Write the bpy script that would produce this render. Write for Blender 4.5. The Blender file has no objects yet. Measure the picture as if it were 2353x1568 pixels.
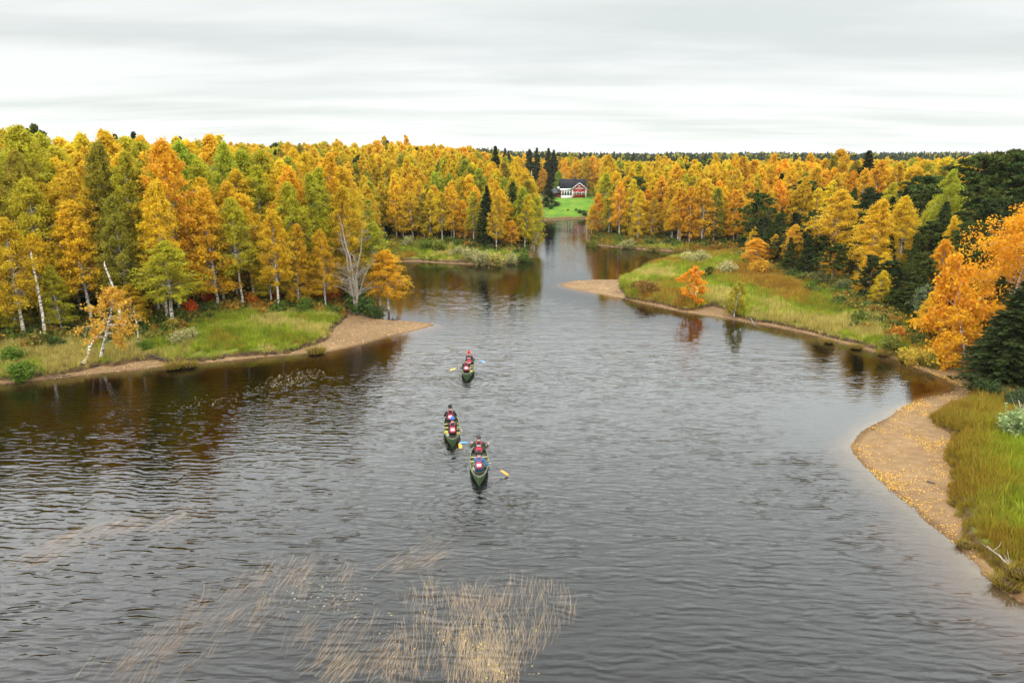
import bpy, math, random
import numpy as np
from mathutils import Vector, Matrix, noise as mnoise

R = math.radians
scene = bpy.context.scene
COL = scene.collection
rng = np.random.default_rng(11)
random.seed(5)

# ------------------------------------------------------------------ camera
CAM_H = 15.0
PITCH = R(14.8)
cam_data = bpy.data.cameras.new('camera')
cam_data.sensor_width = 36.0
cam_data.lens = 24.0
cam_data.clip_start = 0.1
cam_data.clip_end = 12000
cam = bpy.data.objects.new('camera', cam_data)
COL.objects.link(cam)
cam.location = (0, 0, CAM_H)
cam.rotation_euler = (R(90) - PITCH, 0, 0)
scene.camera = cam

# ------------------------------------------------------------------ light
SUN_EL, SUN_AZ = 42, 205          # azimuth measured clockwise from +Y
world = bpy.data.worlds.new('World')
scene.world = world
world.use_nodes = True
wn, wl = world.node_tree.nodes, world.node_tree.links
wn.clear()

def N(nodes, t, **kw):
    n = nodes.new(t)
    for k, v in kw.items():
        setattr(n, k, v)
    return n

out = N(wn, 'ShaderNodeOutputWorld')
sky = N(wn, 'ShaderNodeTexSky', sky_type='NISHITA')
sky.sun_disc = False
sky.sun_elevation = R(SUN_EL)
sky.sun_rotation = R(SUN_AZ)
bg1 = N(wn, 'ShaderNodeBackground'); bg1.inputs[1].default_value = 0.10
wl.new(sky.outputs[0], bg1.inputs[0])
# overcast deck: noise on a plane far overhead, so bands flatten to the horizon
tc = N(wn, 'ShaderNodeTexCoord')
sep = N(wn, 'ShaderNodeSeparateXYZ'); wl.new(tc.outputs['Generated'], sep.inputs[0])
zc = N(wn, 'ShaderNodeMath', operation='MAXIMUM'); wl.new(sep.outputs[2], zc.inputs[0]); zc.inputs[1].default_value = 0.0
za = N(wn, 'ShaderNodeMath', operation='ADD'); wl.new(zc.outputs[0], za.inputs[0]); za.inputs[1].default_value = 0.07
dx = N(wn, 'ShaderNodeMath', operation='DIVIDE'); wl.new(sep.outputs[0], dx.inputs[0]); wl.new(za.outputs[0], dx.inputs[1])
dy = N(wn, 'ShaderNodeMath', operation='DIVIDE'); wl.new(sep.outputs[1], dy.inputs[0]); wl.new(za.outputs[0], dy.inputs[1])
cmb = N(wn, 'ShaderNodeCombineXYZ'); wl.new(dx.outputs[0], cmb.inputs[0]); wl.new(dy.outputs[0], cmb.inputs[1])

def wnoise(sx, sy, scale, detail, off):
    mp = N(wn, 'ShaderNodeMapping'); mp.inputs['Scale'].default_value = (sx, sy, 1); mp.inputs['Location'].default_value = off
    wl.new(cmb.outputs[0], mp.inputs[0])
    nz = N(wn, 'ShaderNodeTexNoise'); nz.inputs['Scale'].default_value = scale
    nz.inputs['Detail'].default_value = detail; nz.inputs['Roughness'].default_value = 0.56; nz.inputs['Distortion'].default_value = 0.4
    wl.new(mp.outputs[0], nz.inputs['Vector'])
    return nz.outputs[0]

n1 = wnoise(0.22, 0.55, 1.0, 5.0, (1.3, 5.4, 0))
n2 = wnoise(0.45, 1.3, 1.0, 4.0, (-4.0, 7.0, 0))
mx = N(wn, 'ShaderNodeMath', operation='MULTIPLY_ADD'); wl.new(n2, mx.inputs[0]); mx.inputs[1].default_value = 0.35
m1 = N(wn, 'ShaderNodeMath', operation='MULTIPLY'); wl.new(n1, m1.inputs[0]); m1.inputs[1].default_value = 0.65
wl.new(m1.outputs[0], mx.inputs[2])
ramp = N(wn, 'ShaderNodeValToRGB'); wl.new(mx.outputs[0], ramp.inputs[0])
ramp.color_ramp.interpolation = 'B_SPLINE'
ramp.color_ramp.elements[0].position = 0.39; ramp.color_ramp.elements[0].color = (0.53, 0.56, 0.54, 1)
ramp.color_ramp.elements[1].position = 0.56; ramp.color_ramp.elements[1].color = (0.77, 0.775, 0.755, 1)
# extra cloud brightness added above the frame to lift the water, dipping at zenith
def wmr(a_, b_, c_, d_):
    x = N(wn, 'ShaderNodeMapRange'); wl.new(sep.outputs[2], x.inputs[0])
    for i_, v_ in enumerate((a_, b_, c_, d_)): x.inputs[i_ + 1].default_value = v_
    x.interpolation_type = 'SMOOTHSTEP'
    return x.outputs[0]
def wadd(a_, b_):
    x = N(wn, 'ShaderNodeMath', operation='ADD'); wl.new(a_, x.inputs[0]); wl.new(b_, x.inputs[1]); return x
zg = wadd(wadd(wmr(0.185, 0.36, 1.0, 4.3), wmr(0.5, 1.0, 0.0, -1.1)).outputs[0], wmr(0.0, 0.12, 0.10, 0.0))
bg2 = N(wn, 'ShaderNodeBackground')
wl.new(ramp.outputs[0], bg2.inputs[0]); wl.new(zg.outputs[0], bg2.inputs[1])
ms = N(wn, 'ShaderNodeMixShader'); ms.inputs[0].default_value = 0.90
wl.new(bg1.outputs[0], ms.inputs[1]); wl.new(bg2.outputs[0], ms.inputs[2])
wl.new(ms.outputs[0], out.inputs[0])

sd = bpy.data.lights.new('sun', 'SUN')
sd.energy = 0.8
sd.angle = R(25)
sd.color = (1.0, 0.96, 0.90)
sun = bpy.data.objects.new('sun', sd)
COL.objects.link(sun)
a = R(SUN_AZ); e = R(SUN_EL)
sdir = Vector((math.sin(a) * math.cos(e), math.cos(a) * math.cos(e), math.sin(e)))
sun.rotation_euler = sdir.to_track_quat('Z', 'Y').to_euler()

vs = scene.view_settings
vs.view_transform = 'Standard'
vs.look = 'None'
vs.exposure = 0.45
vs.gamma = 1.0
vs.use_curve_mapping = False
scene.cycles.max_bounces = 8
scene.cycles.diffuse_bounces = 3
scene.cycles.glossy_bounces = 3
scene.cycles.transparent_max_bounces = 8
scene.cycles.caustics_reflective = False
scene.cycles.caustics_refractive = False
scene.render.use_persistent_data = False

HAZE = 0.00008
# ------------------------------------------------------------------ survey helpers
# bearings of the photograph (2352 x 1568) turned into places on the ground
F, CX, CY = 1568.0, 1176.0, 784.0
cp, sp = math.cos(PITCH), math.sin(PITCH)

def ray(px, py):
    u = (px - CX) / F; v = (CY - py) / F
    return np.array([u, cp + v * sp, -sp + v * cp])

def at(px, py, z=0.0):
    d = ray(px, py)
    t = (z - CAM_H) / d[2]
    return np.array([d[0] * t, d[1] * t])

def atY(px, py, Y):
    d = ray(px, py); t = Y / d[1]
    return np.array([d[0] * t, Y, CAM_H + d[2] * t])

def topix(p):
    x, y, z = p[..., 0], p[..., 1], p[..., 2] - CAM_H
    dep = y * cp - z * sp
    return CX + F * x / dep, CY - F * (y * sp + z * cp) / dep, dep

def poly(pts, z=0.0):
    return np.array([at(x, y, z) for x, y in pts])

def inside(P, q):
    x, y = q[:, 0], q[:, 1]
    c = np.zeros(len(q), bool)
    n = len(P)
    for i in range(n):
        x1, y1 = P[i]; x2, y2 = P[(i + 1) % n]
        if y1 == y2:
            continue
        m = ((y1 > y) != (y2 > y)) & (x < (x2 - x1) * (y - y1) / (y2 - y1) + x1)
        c ^= m
    return c

def edist(P, q):
    d = np.full(len(q), 1e18)
    n = len(P)
    for i in range(n):
        a_, b_ = P[i], P[(i + 1) % n]
        ab = b_ - a_
        L2 = ab @ ab + 1e-12
        t = np.clip(((q - a_) @ ab) / L2, 0, 1)
        dd = (q[:, 0] - a_[0] - t * ab[0]) ** 2 + (q[:, 1] - a_[1] - t * ab[1]) ** 2
        np.minimum(d, dd, out=d)
    return np.sqrt(d)

def sdist(P, q):           # positive outside
    return np.where(inside(P, q), -1, 1) * edist(P, q)

def vnoise(q, s, seed=0):  # cheap smooth value noise on arrays of xy
    p = q / s + seed * 17.31
    i = np.floor(p).astype(np.int64); f = p - i
    f = f * f * (3 - 2 * f)
    def h(a, b):
        v = np.sin(a * 127.1 + b * 311.7 + seed * 74.7) * 43758.5453
        return v - np.floor(v)
    a0 = h(i[:, 0], i[:, 1]); b0 = h(i[:, 0] + 1, i[:, 1])
    a1 = h(i[:, 0], i[:, 1] + 1); b1 = h(i[:, 0] + 1, i[:, 1] + 1)
    return (a0 * (1 - f[:, 0]) + b0 * f[:, 0]) * (1 - f[:, 1]) + (a1 * (1 - f[:, 0]) + b1 * f[:, 0]) * f[:, 1]

def sstep(a_, b_, x):
    t = np.clip((x - a_) / (b_ - a_), 0, 1)
    return t * t * (3 - 2 * t)

# shoreline of the river
WATER = np.vstack([
    np.array([[-150, -60], [-150, 40], [-60, 43.5]]),
    poly([(0, 882), (60, 877), (130, 869), (200, 862), (300, 851), (400, 841), (500, 831), (600, 821), (700, 814), (745, 811),
          (790, 800), (850, 786), (900, 773), (950, 761), (985, 752), (1003, 746), (985, 741), (950, 738), (900, 735), (868, 730),
          (862, 724), (882, 716), (884, 704), (872, 692), (850, 676), (800, 652), (740, 638), (690, 622), (720, 610), (780, 605), (850, 603),
          (905, 602), (960, 601), (1000, 604), (1040, 606), (1100, 609), (1160, 606), (1200, 599), (1226, 590), (1224, 577), (1232, 562),
          (1240, 545), (1243, 525), (1240, 512), (1215, 506), (1243, 507), (1270, 506), (1300, 504), (1340, 503), (1440, 500), (1440, 504),
          (1360, 508), (1345, 515), (1342, 530), (1341, 548), (1352, 559), (1375, 564), (1400, 567), (1450, 571), (1500, 575), (1560, 579),
          (1620, 583), (1680, 581), (1710, 583), (1680, 587), (1620, 588), (1560, 594), (1510, 603), (1465, 620), (1435, 638), (1420, 642), (1380, 642),
          (1340, 643), (1300, 647), (1284, 652), (1290, 658), (1320, 666), (1380, 677), (1420, 685), (1500, 703), (1560, 716), (1620, 726),
          (1700, 738), (1780, 752), (1860, 769), (1940, 790), (2000, 808), (2060, 828), (2120, 852), (2170, 872), (2194, 888), (2180, 899),
          (2140, 908), (2090, 925), (2050, 946), (2010, 972), (1978, 992), (1958, 1012), (1955, 1028), (1975, 1062), (2010, 1097), (2060, 1140),
          (2110, 1177), (2160, 1222), (2210, 1267), (2262, 1322), (2300, 1350), (2352, 1385), (2450, 1440), (2600, 1520), (2900, 1640)]),
    np.array([[34, 5], [60, -60]]),
])
SAND_L = np.vstack([poly([(-400, 960), (0, 920), (400, 880), (745, 850), (900, 800), (1060, 746), (950, 720), (868, 728), (840, 722), (800, 716)]),
                    poly([(797, 722), (792, 742), (770, 757), (748, 782), (720, 791), (680, 800), (600, 812), (520, 823), (440, 834), (400, 838),
                          (370, 828), (350, 824), (290, 832), (230, 838), (180, 847), (100, 858), (0, 868), (-400, 900)], 0.3)])
SAND_R = np.vstack([poly([(1250, 652), (1280, 620), (1420, 635)]),
                    poly([(1418, 650), (1424, 664), (1432, 679), (1460, 688), (1505, 700), (1568, 708), (1610, 707), (1640, 700), (1675, 714), (1712, 729), (1756, 739),
                          (1812, 752), (1860, 768), (1901, 778), (1965, 790), (2030, 810), (2070, 822), (2108, 831), (2158, 823), (2164, 801), (2200, 782), (2240, 800),
                          (2262, 850), (2240, 885), (2196, 922), (2148, 954), (2153, 975), (2183, 996), (2180, 1050), (2188, 1090), (2192, 1151),
                          (2212, 1203), (2222, 1239), (2244, 1295), (2284, 1306), (2340, 1325), (2420, 1345), (2700, 1430)], 0.35),
                    poly([(2500, 1700), (2000, 1300), (1900, 1020), (2000, 900), (1700, 800), (1300, 700)])])

# open ground (no wood standing on it)
OPEN = [
    poly([(-400, 812), (0, 788), (110, 784), (200, 772), (300, 767), (370, 758), (450, 738), (520, 727), (600, 717), (700, 707), (800, 700), (862, 690), (900, 690),
          (1010, 750), (700, 900), (-400, 1040)], 0.9),
    poly([(860, 560), (950, 566), (1060, 570), (1140, 581), (1200, 577), (1228, 570), (1250, 610), (1100, 640), (860, 640)], 0.7),
    np.array([[9, 176], [9, 196], [10.5, 222], [8, 232], [9, 243], [30, 243], [29.5, 226], [26, 196], [27, 182], [20, 176]]),
    poly([(1330, 548), (1350, 548), (1400, 551), (1438, 553), (1531, 560), (1628, 567), (1700, 566), (1730, 580), (1700, 610), (1500, 610), (1330, 590)], 0.7),
    poly([(1690, 572), (1722, 590), (1760, 628), (1830, 640), (1885, 664), (1950, 700), (2010, 735), (2070, 765), (2160, 795), (2195, 780), (2225, 800),
          (2248, 880), (2352, 905), (2700, 960), (3400, 1700), (1900, 1700), (1900, 900), (1260, 720), (1260, 640), (1500, 596)], 0.9),
]

def terrain(q):
    """height, distance inland from the water, distance into the grass"""
    near = (q[:, 1] < 330) & (q[:, 1] > -70) & (np.abs(q[:, 0]) < 260)
    dW = np.full(len(q), 60.0); g = np.full(len(q), 60.0)
    qn = q[near]
    wob = (vnoise(qn, 2.3, 1) - 0.5) * 0.5 + (vnoise(qn, 0.7, 2) - 0.5) * 0.3
    d = sdist(WATER, qn) + wob * 0.5
    s1 = sdist(SAND_L, qn); s2 = sdist(SAND_R, qn)
    gg = np.minimum(np.minimum(s1, s2), 60) + wob
    gg = np.minimum(gg, d - 0.55)
    dW[near] = d; g[near] = gg
    dW = np.minimum(dW, 60); g = np.minimum(g, 60)
    shal = (q[:, 0] > 8) & (q[:, 1] < 27)
    h = np.where(dW < 0, np.where(shal, np.maximum(dW * 0.17, -0.42) + np.clip(dW + 2.5, -5, 0) * 0.6, np.maximum(dW * 0.25, -0.25) + np.clip(dW + 1, -5, 0) * 0.8),
                 np.minimum(dW * 0.055, 0.38))
    h = h + sstep(0.0, 0.55, g) * 0.42 + sstep(0, 14, g) * 0.6
    h = h + np.where(g > 0, (vnoise(q, 1.1, 3) - 0.5) * 0.22 + (vnoise(q, 6, 4) - 0.5) * 0.45 * sstep(0, 5, g), (vnoise(q, 1.7, 5) - .5) * 0.03 * (dW > 0))
    x, y = q[:, 0], q[:, 1]
    h = h + 4.2 * sstep(115, 230, y) * sstep(8, -35, x) * sstep(0, 20, g)
    h = h + 2.0 * np.exp(-(((x - 19) / 26) ** 2)) * sstep(183, 222, y) * sstep(0, 12, g)
    h = h + 6.0 * sstep(420, 1100, y) + 2.0 * sstep(500, 900, y) * (vnoise(q, 260, 8)) + 3.0 * sstep(1200, 2600, y)
    return h, dW, g

def tz(x, y):
    return float(terrain(np.array([[x, y]], float))[0][0])

# ------------------------------------------------------------------ materials
MATS = {}

def mat(name, color=(0.5, 0.5, 0.5), rough=0.6, metallic=0.0, vary=0.0, nscale=8.0, spec=0.5):
    if name in MATS:
        return MATS[name]
    m = bpy.data.materials.new(name); m.use_nodes = True
    nt = m.node_tree; b = nt.nodes['Principled BSDF']
    b.inputs['Roughness'].default_value = rough
    b.inputs['Metallic'].default_value = metallic
    b.inputs['Specular IOR Level'].default_value = spec
    if vary:
        t = N(nt.nodes, 'ShaderNodeTexCoord')
        nz = N(nt.nodes, 'ShaderNodeTexNoise'); nz.inputs['Scale'].default_value = nscale; nz.inputs['Detail'].default_value = 4
        nt.links.new(t.outputs['Object'], nz.inputs['Vector'])
        r = N(nt.nodes, 'ShaderNodeValToRGB')
        r.color_ramp.elements[0].position = 0.3; r.color_ramp.elements[1].position = 0.7
        r.color_ramp.elements[0].color = tuple(c * (1 - vary) for c in color) + (1,)
        r.color_ramp.elements[1].color = tuple(min(1, c * (1 + vary)) for c in color) + (1,)
        nt.links.new(nz.outputs[0], r.inputs[0]); nt.links.new(r.outputs[0], b.inputs['Base Color'])
    else:
        b.inputs['Base Color'].default_value = tuple(color) + (1,)
    MATS[name] = m
    return m

def leaf_mat(name, default, transl=0.35, hue=0.03, val=0.35, rough=0.6, spec=0.25):
    """foliage: colour of the tree (attribute or property 'tint') varied leaf by leaf"""
    m = bpy.data.materials.new(name); m.use_nodes = True
    nt = m.node_tree; nd, lk = nt.nodes, nt.links; nd.clear()
    o = N(nd, 'ShaderNodeOutputMaterial')
    at_ = N(nd, 'ShaderNodeAttribute', attribute_type='INSTANCER', attribute_name='tint')
    v = N(nd, 'ShaderNodeAttribute', attribute_type='GEOMETRY', attribute_name='var')
    sepv = N(nd, 'ShaderNodeSeparateXYZ'); lk.new(v.outputs['Vector'], sepv.inputs[0])
    hs = N(nd, 'ShaderNodeHueSaturation')
    hm = N(nd, 'ShaderNodeMapRange'); lk.new(sepv.outputs[0], hm.inputs[0]); hm.inputs[3].default_value = 0.5 - hue; hm.inputs[4].default_value = 0.5 + hue
    vm = N(nd, 'ShaderNodeMapRange'); lk.new(sepv.outputs[1], vm.inputs[0]); vm.inputs[3].default_value = 1 - val; vm.inputs[4].default_value = 1 + val
    lk.new(hm.outputs[0], hs.inputs['Hue']); lk.new(vm.outputs[0], hs.inputs['Value'])
    lk.new(at_.outputs['Color'], hs.inputs['Color'])
    df = N(nd, 'ShaderNodeBsdfPrincipled'); df.inputs['Roughness'].default_value = rough; df.inputs['Specular IOR Level'].default_value = spec
    tr = N(nd, 'ShaderNodeBsdfTranslucent')
    lk.new(hs.outputs[0], df.inputs['Base Color']); lk.new(hs.outputs[0], tr.inputs[0])
    mixs = N(nd, 'ShaderNodeMixShader'); mixs.inputs[0].default_value = transl
    lk.new(df.outputs[0], mixs.inputs[1]); lk.new(tr.outputs[0], mixs.inputs[2])
    lk.new(mixs.outputs[0], o.inputs[0])
    MATS[name] = m
    return m

M_BIRCH = leaf_mat('birch_leaf', None, 0.48, 0.018, 0.28)
M_NEEDLE = leaf_mat('needle', None, 0.15, 0.02, 0.4, 0.8, 0.08)
M_SHRUB = leaf_mat('shrub_leaf', None, 0.3, 0.025, 0.35)
M_GRASS = leaf_mat('grass_blade', None, 0.3, 0.025, 0.35, 0.5)

def bark_mat(name, light, dark, ramp0=0.42, ramp1=0.52, sc=(3.0, 3.0, 9.0)):
    m = bpy.data.materials.new(name); m.use_nodes = True
    nt = m.node_tree; nd, lk = nt.nodes, nt.links; b = nd['Principled BSDF']
    b.inputs['Roughness'].default_value = 0.8
    t = N(nd, 'ShaderNodeTexCoord'); mp = N(nd, 'ShaderNodeMapping'); mp.inputs['Scale'].default_value = sc
    lk.new(t.outputs['Object'], mp.inputs[0])
    nz = N(nd, 'ShaderNodeTexNoise'); nz.inputs['Scale'].default_value = 1.0; nz.inputs['Detail'].default_value = 5
    lk.new(mp.outputs[0], nz.inputs['Vector'])
    r = N(nd, 'ShaderNodeValToRGB'); r.color_ramp.elements[0].position = ramp0; r.color_ramp.elements[1].position = ramp1
    r.color_ramp.elements[0].color = dark + (1,); r.color_ramp.elements[1].color = light + (1,)
    lk.new(nz.outputs[0], r.inputs[0]); lk.new(r.outputs[0], b.inputs['Base Color'])
    MATS[name] = m
    return m

M_BARK = bark_mat('birch_bark', (0.62, 0.56, 0.48), (0.10, 0.08, 0.06))
M_GREYBARK = bark_mat('grey_bark', (0.22, 0.19, 0.16), (0.08, 0.065, 0.05), 0.35, 0.65)
M_PINEBARK = bark_mat('pine_bark', (0.26, 0.13, 0.06), (0.07, 0.045, 0.03), 0.35, 0.65)
M_DEAD = bark_mat('bleached_wood', (0.30, 0.26, 0.21), (0.2, 0.16, 0.13), 0.3, 0.6)
M_LOG = bark_mat('wet_log', (0.10, 0.075, 0.05), (0.03, 0.02, 0.014), 0.3, 0.7)

def ramp_ground(name, stops, scales, rough=0.95, bump=0.0):
    """several noise octaves mixed into one ramp, in metres"""
    m = bpy.data.materials.new(name); m.use_nodes = True
    nt = m.node_tree; nd, lk = nt.nodes, nt.links; b = nd['Principled BSDF']
    b.inputs['Roughness'].default_value = rough; b.inputs['Specular IOR Level'].default_value = 0.2
    t = N(nd, 'ShaderNodeTexCoord'); prev = None
    for s, w in scales:
        nz = N(nd, 'ShaderNodeTexNoise'); nz.inputs['Scale'].default_value = 1.0 / s; nz.inputs['Detail'].default_value = 4
        lk.new(t.outputs['Object'], nz.inputs['Vector'])
        mu = N(nd, 'ShaderNodeMath', operation='MULTIPLY_ADD'); lk.new(nz.outputs[0], mu.inputs[0]); mu.inputs[1].default_value = w
        if prev is None: mu.inputs[2].default_value = 0
        else: lk.new(prev, mu.inputs[2])
        prev = mu.outputs[0]
    r = N(nd, 'ShaderNodeValToRGB')
    while len(r.color_ramp.elements) < len(stops): r.color_ramp.elements.new(0.5)
    for el, (p, c) in zip(r.color_ramp.elements, stops):
        el.position = p; el.color = tuple(c) + (1,)
    lk.new(prev, r.inputs[0]); lk.new(r.outputs[0], b.inputs['Base Color'])
    if bump:
        bp = N(nd, 'ShaderNodeBump'); bp.inputs['Distance'].default_value = bump
        lk.new(prev, bp.inputs['Height']); lk.new(bp.outputs[0], b.inputs['Normal'])
    MATS[name] = m
    return m

M_SOIL = ramp_ground('forest_soil', [(0.36, (0.06, 0.04, 0.012)), (0.47, (0.13, 0.10, 0.015)), (0.56, (0.10, 0.13, 0.012)), (0.66, (0.22, 0.15, 0.02))],
                     [(9, 0.5), (1.2, 0.5)], bump=0.08)
M_SAND = ramp_ground('river_sand', [(0.34, (0.12, 0.085, 0.04)), (0.5, (0.17, 0.12, 0.055)), (0.66, (0.22, 0.155, 0.075))], [(4, 0.45), (0.5, 0.35), (0.08, 0.2)], bump=0.03)
def bank_mat():
    m = bpy.data.materials.new('river_bank'); m.use_nodes = True
    nt = m.node_tree; nd, lk = nt.nodes, nt.links; nd.clear()
    def part(stops, scales):
        t = N(nd, 'ShaderNodeTexCoord'); prev = None
        for s_, w_ in scales:
            nz = N(nd, 'ShaderNodeTexNoise'); nz.inputs['Scale'].default_value = 1.0 / s_; nz.inputs['Detail'].default_value = 4
            lk.new(t.outputs['Object'], nz.inputs['Vector'])
            mu = N(nd, 'ShaderNodeMath', operation='MULTIPLY_ADD'); lk.new(nz.outputs[0], mu.inputs[0]); mu.inputs[1].default_value = w_
            if prev is None: mu.inputs[2].default_value = 0
            else: lk.new(prev, mu.inputs[2])
            prev = mu.outputs[0]
        r_ = N(nd, 'ShaderNodeValToRGB')
        while len(r_.color_ramp.elements) < len(stops): r_.color_ramp.elements.new(0.5)
        for el, (p, c) in zip(r_.color_ramp.elements, stops): el.position = p; el.color = tuple(c) + (1,)
        lk.new(prev, r_.inputs[0]); return r_.outputs[0], prev
    sa, sh_ = part(SAND_STOPS, [(4, 0.45), (0.5, 0.35), (0.08, 0.2)])
    so, oh_ = part(SOIL_STOPS, [(9, 0.5), (1.2, 0.5)])
    pe, ph_ = part([(0.35, (0.02, 0.012, 0.006)), (0.6, (0.09, 0.05, 0.02))], [(0.4, 1.0)])
    at_ = N(nd, 'ShaderNodeAttribute', attribute_type='GEOMETRY', attribute_name='turf')
    at2 = N(nd, 'ShaderNodeAttribute', attribute_type='GEOMETRY', attribute_name='wet')
    def mr(src, a_, b_):
        x = N(nd, 'ShaderNodeMapRange'); lk.new(src, x.inputs[0]); x.inputs[1].default_value = a_; x.inputs[2].default_value = b_
        x.interpolation_type = 'SMOOTHSTEP'; return x.outputs[0]
    def mixc(f_, a_, b_):
        x = N(nd, 'ShaderNodeMix', data_type='RGBA'); lk.new(f_, x.inputs[0]); lk.new(a_, x.inputs[6]); lk.new(b_, x.inputs[7]); return x.outputs[2]
    dk = N(nd, 'ShaderNodeMix', data_type='RGBA', blend_type='MULTIPLY'); lk.new(mr(at2.outputs['Fac'], 0.55, 0.1), dk.inputs[0]); lk.new(sa, dk.inputs[6]); dk.inputs[7].default_value = (0.62, 0.56, 0.5, 1)
    c = mixc(mr(at_.outputs['Fac'], 0.0, 0.12), dk.outputs[2], pe); c = mixc(mr(at_.outputs['Fac'], 0.25, 0.55), c, so)
    b = N(nd, 'ShaderNodeBsdfPrincipled'); b.inputs['Roughness'].default_value = 0.9; b.inputs['Specular IOR Level'].default_value = 0.2
    lk.new(c, b.inputs['Base Color'])
    bp = N(nd, 'ShaderNodeBump'); bp.inputs['Distance'].default_value = 0.04; lk.new(sh_, bp.inputs['Height']); lk.new(bp.outputs[0], b.inputs['Normal'])
    o = N(nd, 'ShaderNodeOutputMaterial'); lk.new(b.outputs[0], o.inputs[0])
    return m
SAND_STOPS = [(0.36, (0.135, 0.078, 0.038)), (0.5, (0.185, 0.112, 0.052)), (0.64, (0.245, 0.155, 0.077))]
SOIL_STOPS = [(0.36, (0.07, 0.045, 0.014)), (0.47, (0.15, 0.11, 0.018)), (0.56, (0.11, 0.14, 0.014)), (0.66, (0.24, 0.16, 0.022))]
M_BANK = bank_mat()
M_LAWN = ramp_ground('lawn_grass', [(0.36, (0.06, 0.13, 0.008)), (0.5, (0.085, 0.20, 0.006)), (0.62, (0.17, 0.23, 0.010))], [(3, 0.5), (0.5, 0.5)], bump=0.05)
M_PEAT = ramp_ground('peat', [(0.35, (0.02, 0.012, 0.006)), (0.6, (0.06, 0.035, 0.015))], [(0.4, 1.0)])

def water_mat():
    m = bpy.data.materials.new('river_water'); m.use_nodes = True
    nt = m.node_tree; nd, lk = nt.nodes, nt.links; nd.clear()
    o = N(nd, 'ShaderNodeOutputMaterial')
    t = N(nd, 'ShaderNodeTexCoord')

    def nz(sx, sy, rot, detail, dist=0.0, rough=0.5):
        mp = N(nd, 'ShaderNodeMapping'); mp.inputs['Scale'].default_value = (sx, sy, 1); mp.inputs['Rotation'].default_value = (0, 0, R(rot))
        lk.new(t.outputs['Object'], mp.inputs[0])
        n_ = N(nd, 'ShaderNodeTexNoise'); n_.inputs['Scale'].default_value = 1; n_.inputs['Detail'].default_value = detail
        n_.inputs['Distortion'].default_value = dist; n_.inputs['Roughness'].default_value = rough
        lk.new(mp.outputs[0], n_.inputs['Vector'])
        return n_.outputs[0]

    def mth(op, a_, b_, c_=None):
        n_ = N(nd, 'ShaderNodeMath', operation=op)
        for i, v in enumerate((a_, b_, c_)):
            if v is None: continue
            if isinstance(v, (int, float)): n_.inputs[i].default_value = v
            else: lk.new(v, n_.inputs[i])
        return n_.outputs[0]
    rip = nz(1.0, 3.5, 8, 1.0, 0.6)                  # small wind ripples
    rip2 = nz(2.2, 5.5, -12, 2.0, 0.4)
    swell = nz(0.25, 0.9, 5, 2.0)
    patch = nz(0.03, 0.055, 20, 3.0)                  # gusts: calmer and rougher water
    pm = N(nd, 'ShaderNodeMapRange'); lk.new(patch, pm.inputs[0])
    pm.inputs[1].default_value = 0.38; pm.inputs[2].default_value = 0.62; pm.inputs[3].default_value = 0.6; pm.inputs[4].default_value = 1.2
    wmp = N(nd, 'ShaderNodeMapping'); wmp.inputs['Rotation'].default_value = (0, 0, R(7)); lk.new(t.outputs['Object'], wmp.inputs[0])
    wv_ = N(nd, 'ShaderNodeTexWave', wave_type='BANDS', bands_direction='Y', wave_profile='SIN'); lk.new(wmp.outputs[0], wv_.inputs['Vector'])
    wv_.inputs['Scale'].default_value = 0.85; wv_.inputs['Distortion'].default_value = 7.0; wv_.inputs['Detail'].default_value = 1.5; wv_.inputs['Detail Scale'].default_value = 0.9
    brk = nz(0.5, 1.1, 30, 2.0)
    bm = N(nd, 'ShaderNodeMapRange'); lk.new(brk, bm.inputs[0]); bm.inputs[1].default_value = 0.4; bm.inputs[2].default_value = 0.65
    h = mth('ADD', mth('MULTIPLY', rip, 0.062), mth('MULTIPLY', rip2, 0.004))
    h = mth('ADD', h, mth('MULTIPLY', mth('MULTIPLY', wv_.outputs['Fac'], bm.outputs[0]), 0.022))
    h = mth('MULTIPLY', h, pm.outputs[0])
    h = mth('ADD', h, mth('MULTIPLY', swell, 0.05))
    for (wx_, wy_, rr_) in WAKES:
        vd = N(nd, 'ShaderNodeVectorMath', operation='DISTANCE'); lk.new(t.outputs['Object'], vd.inputs[0]); vd.inputs[1].default_value = (wx_, wy_, 0)
        fo = N(nd, 'ShaderNodeMapRange'); lk.new(vd.outputs['Value'], fo.inputs[0]); fo.inputs[1].default_value = rr_; fo.inputs[2].default_value = 0.4; fo.inputs[4].default_value = 0.017
        h = mth('ADD', h, mth('MULTIPLY', mth('SINE', mth('MULTIPLY', mth('ADD', vd.outputs['Value'], mth('MULTIPLY', rip, 0.7)), 13.0), None), fo.outputs[0]))
    # calm attribute: lee of the banks
    ca = N(nd, 'ShaderNodeAttribute', attribute_type='GEOMETRY', attribute_name='chop')
    h = mth('MULTIPLY', h, ca.outputs['Fac'])
    bp = N(nd, 'ShaderNodeBump'); bp.inputs['Strength'].default_value = 1.0; bp.inputs['Distance'].default_value = 1.0
    lk.new(h, bp.inputs['Height'])
    fr = N(nd, 'ShaderNodeFresnel'); fr.inputs['IOR'].default_value = 1.42; lk.new(bp.outputs[0], fr.inputs['Normal'])
    gl = N(nd, 'ShaderNodeBsdfGlossy'); gl.inputs['Color'].default_value = (1, 1, 1, 1); gl.inputs['Roughness'].default_value = 0.06; lk.new(bp.outputs[0], gl.inputs['Normal'])
    tr = N(nd, 'ShaderNodeBsdfTransparent'); tr.inputs[0].default_value = (0.96, 0.93, 0.88, 1)
    mixs = N(nd, 'ShaderNodeMixShader'); lk.new(fr.outputs[0], mixs.inputs[0])
    lk.new(tr.outputs[0], mixs.inputs[1]); lk.new(gl.outputs[0], mixs.inputs[2])
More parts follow.
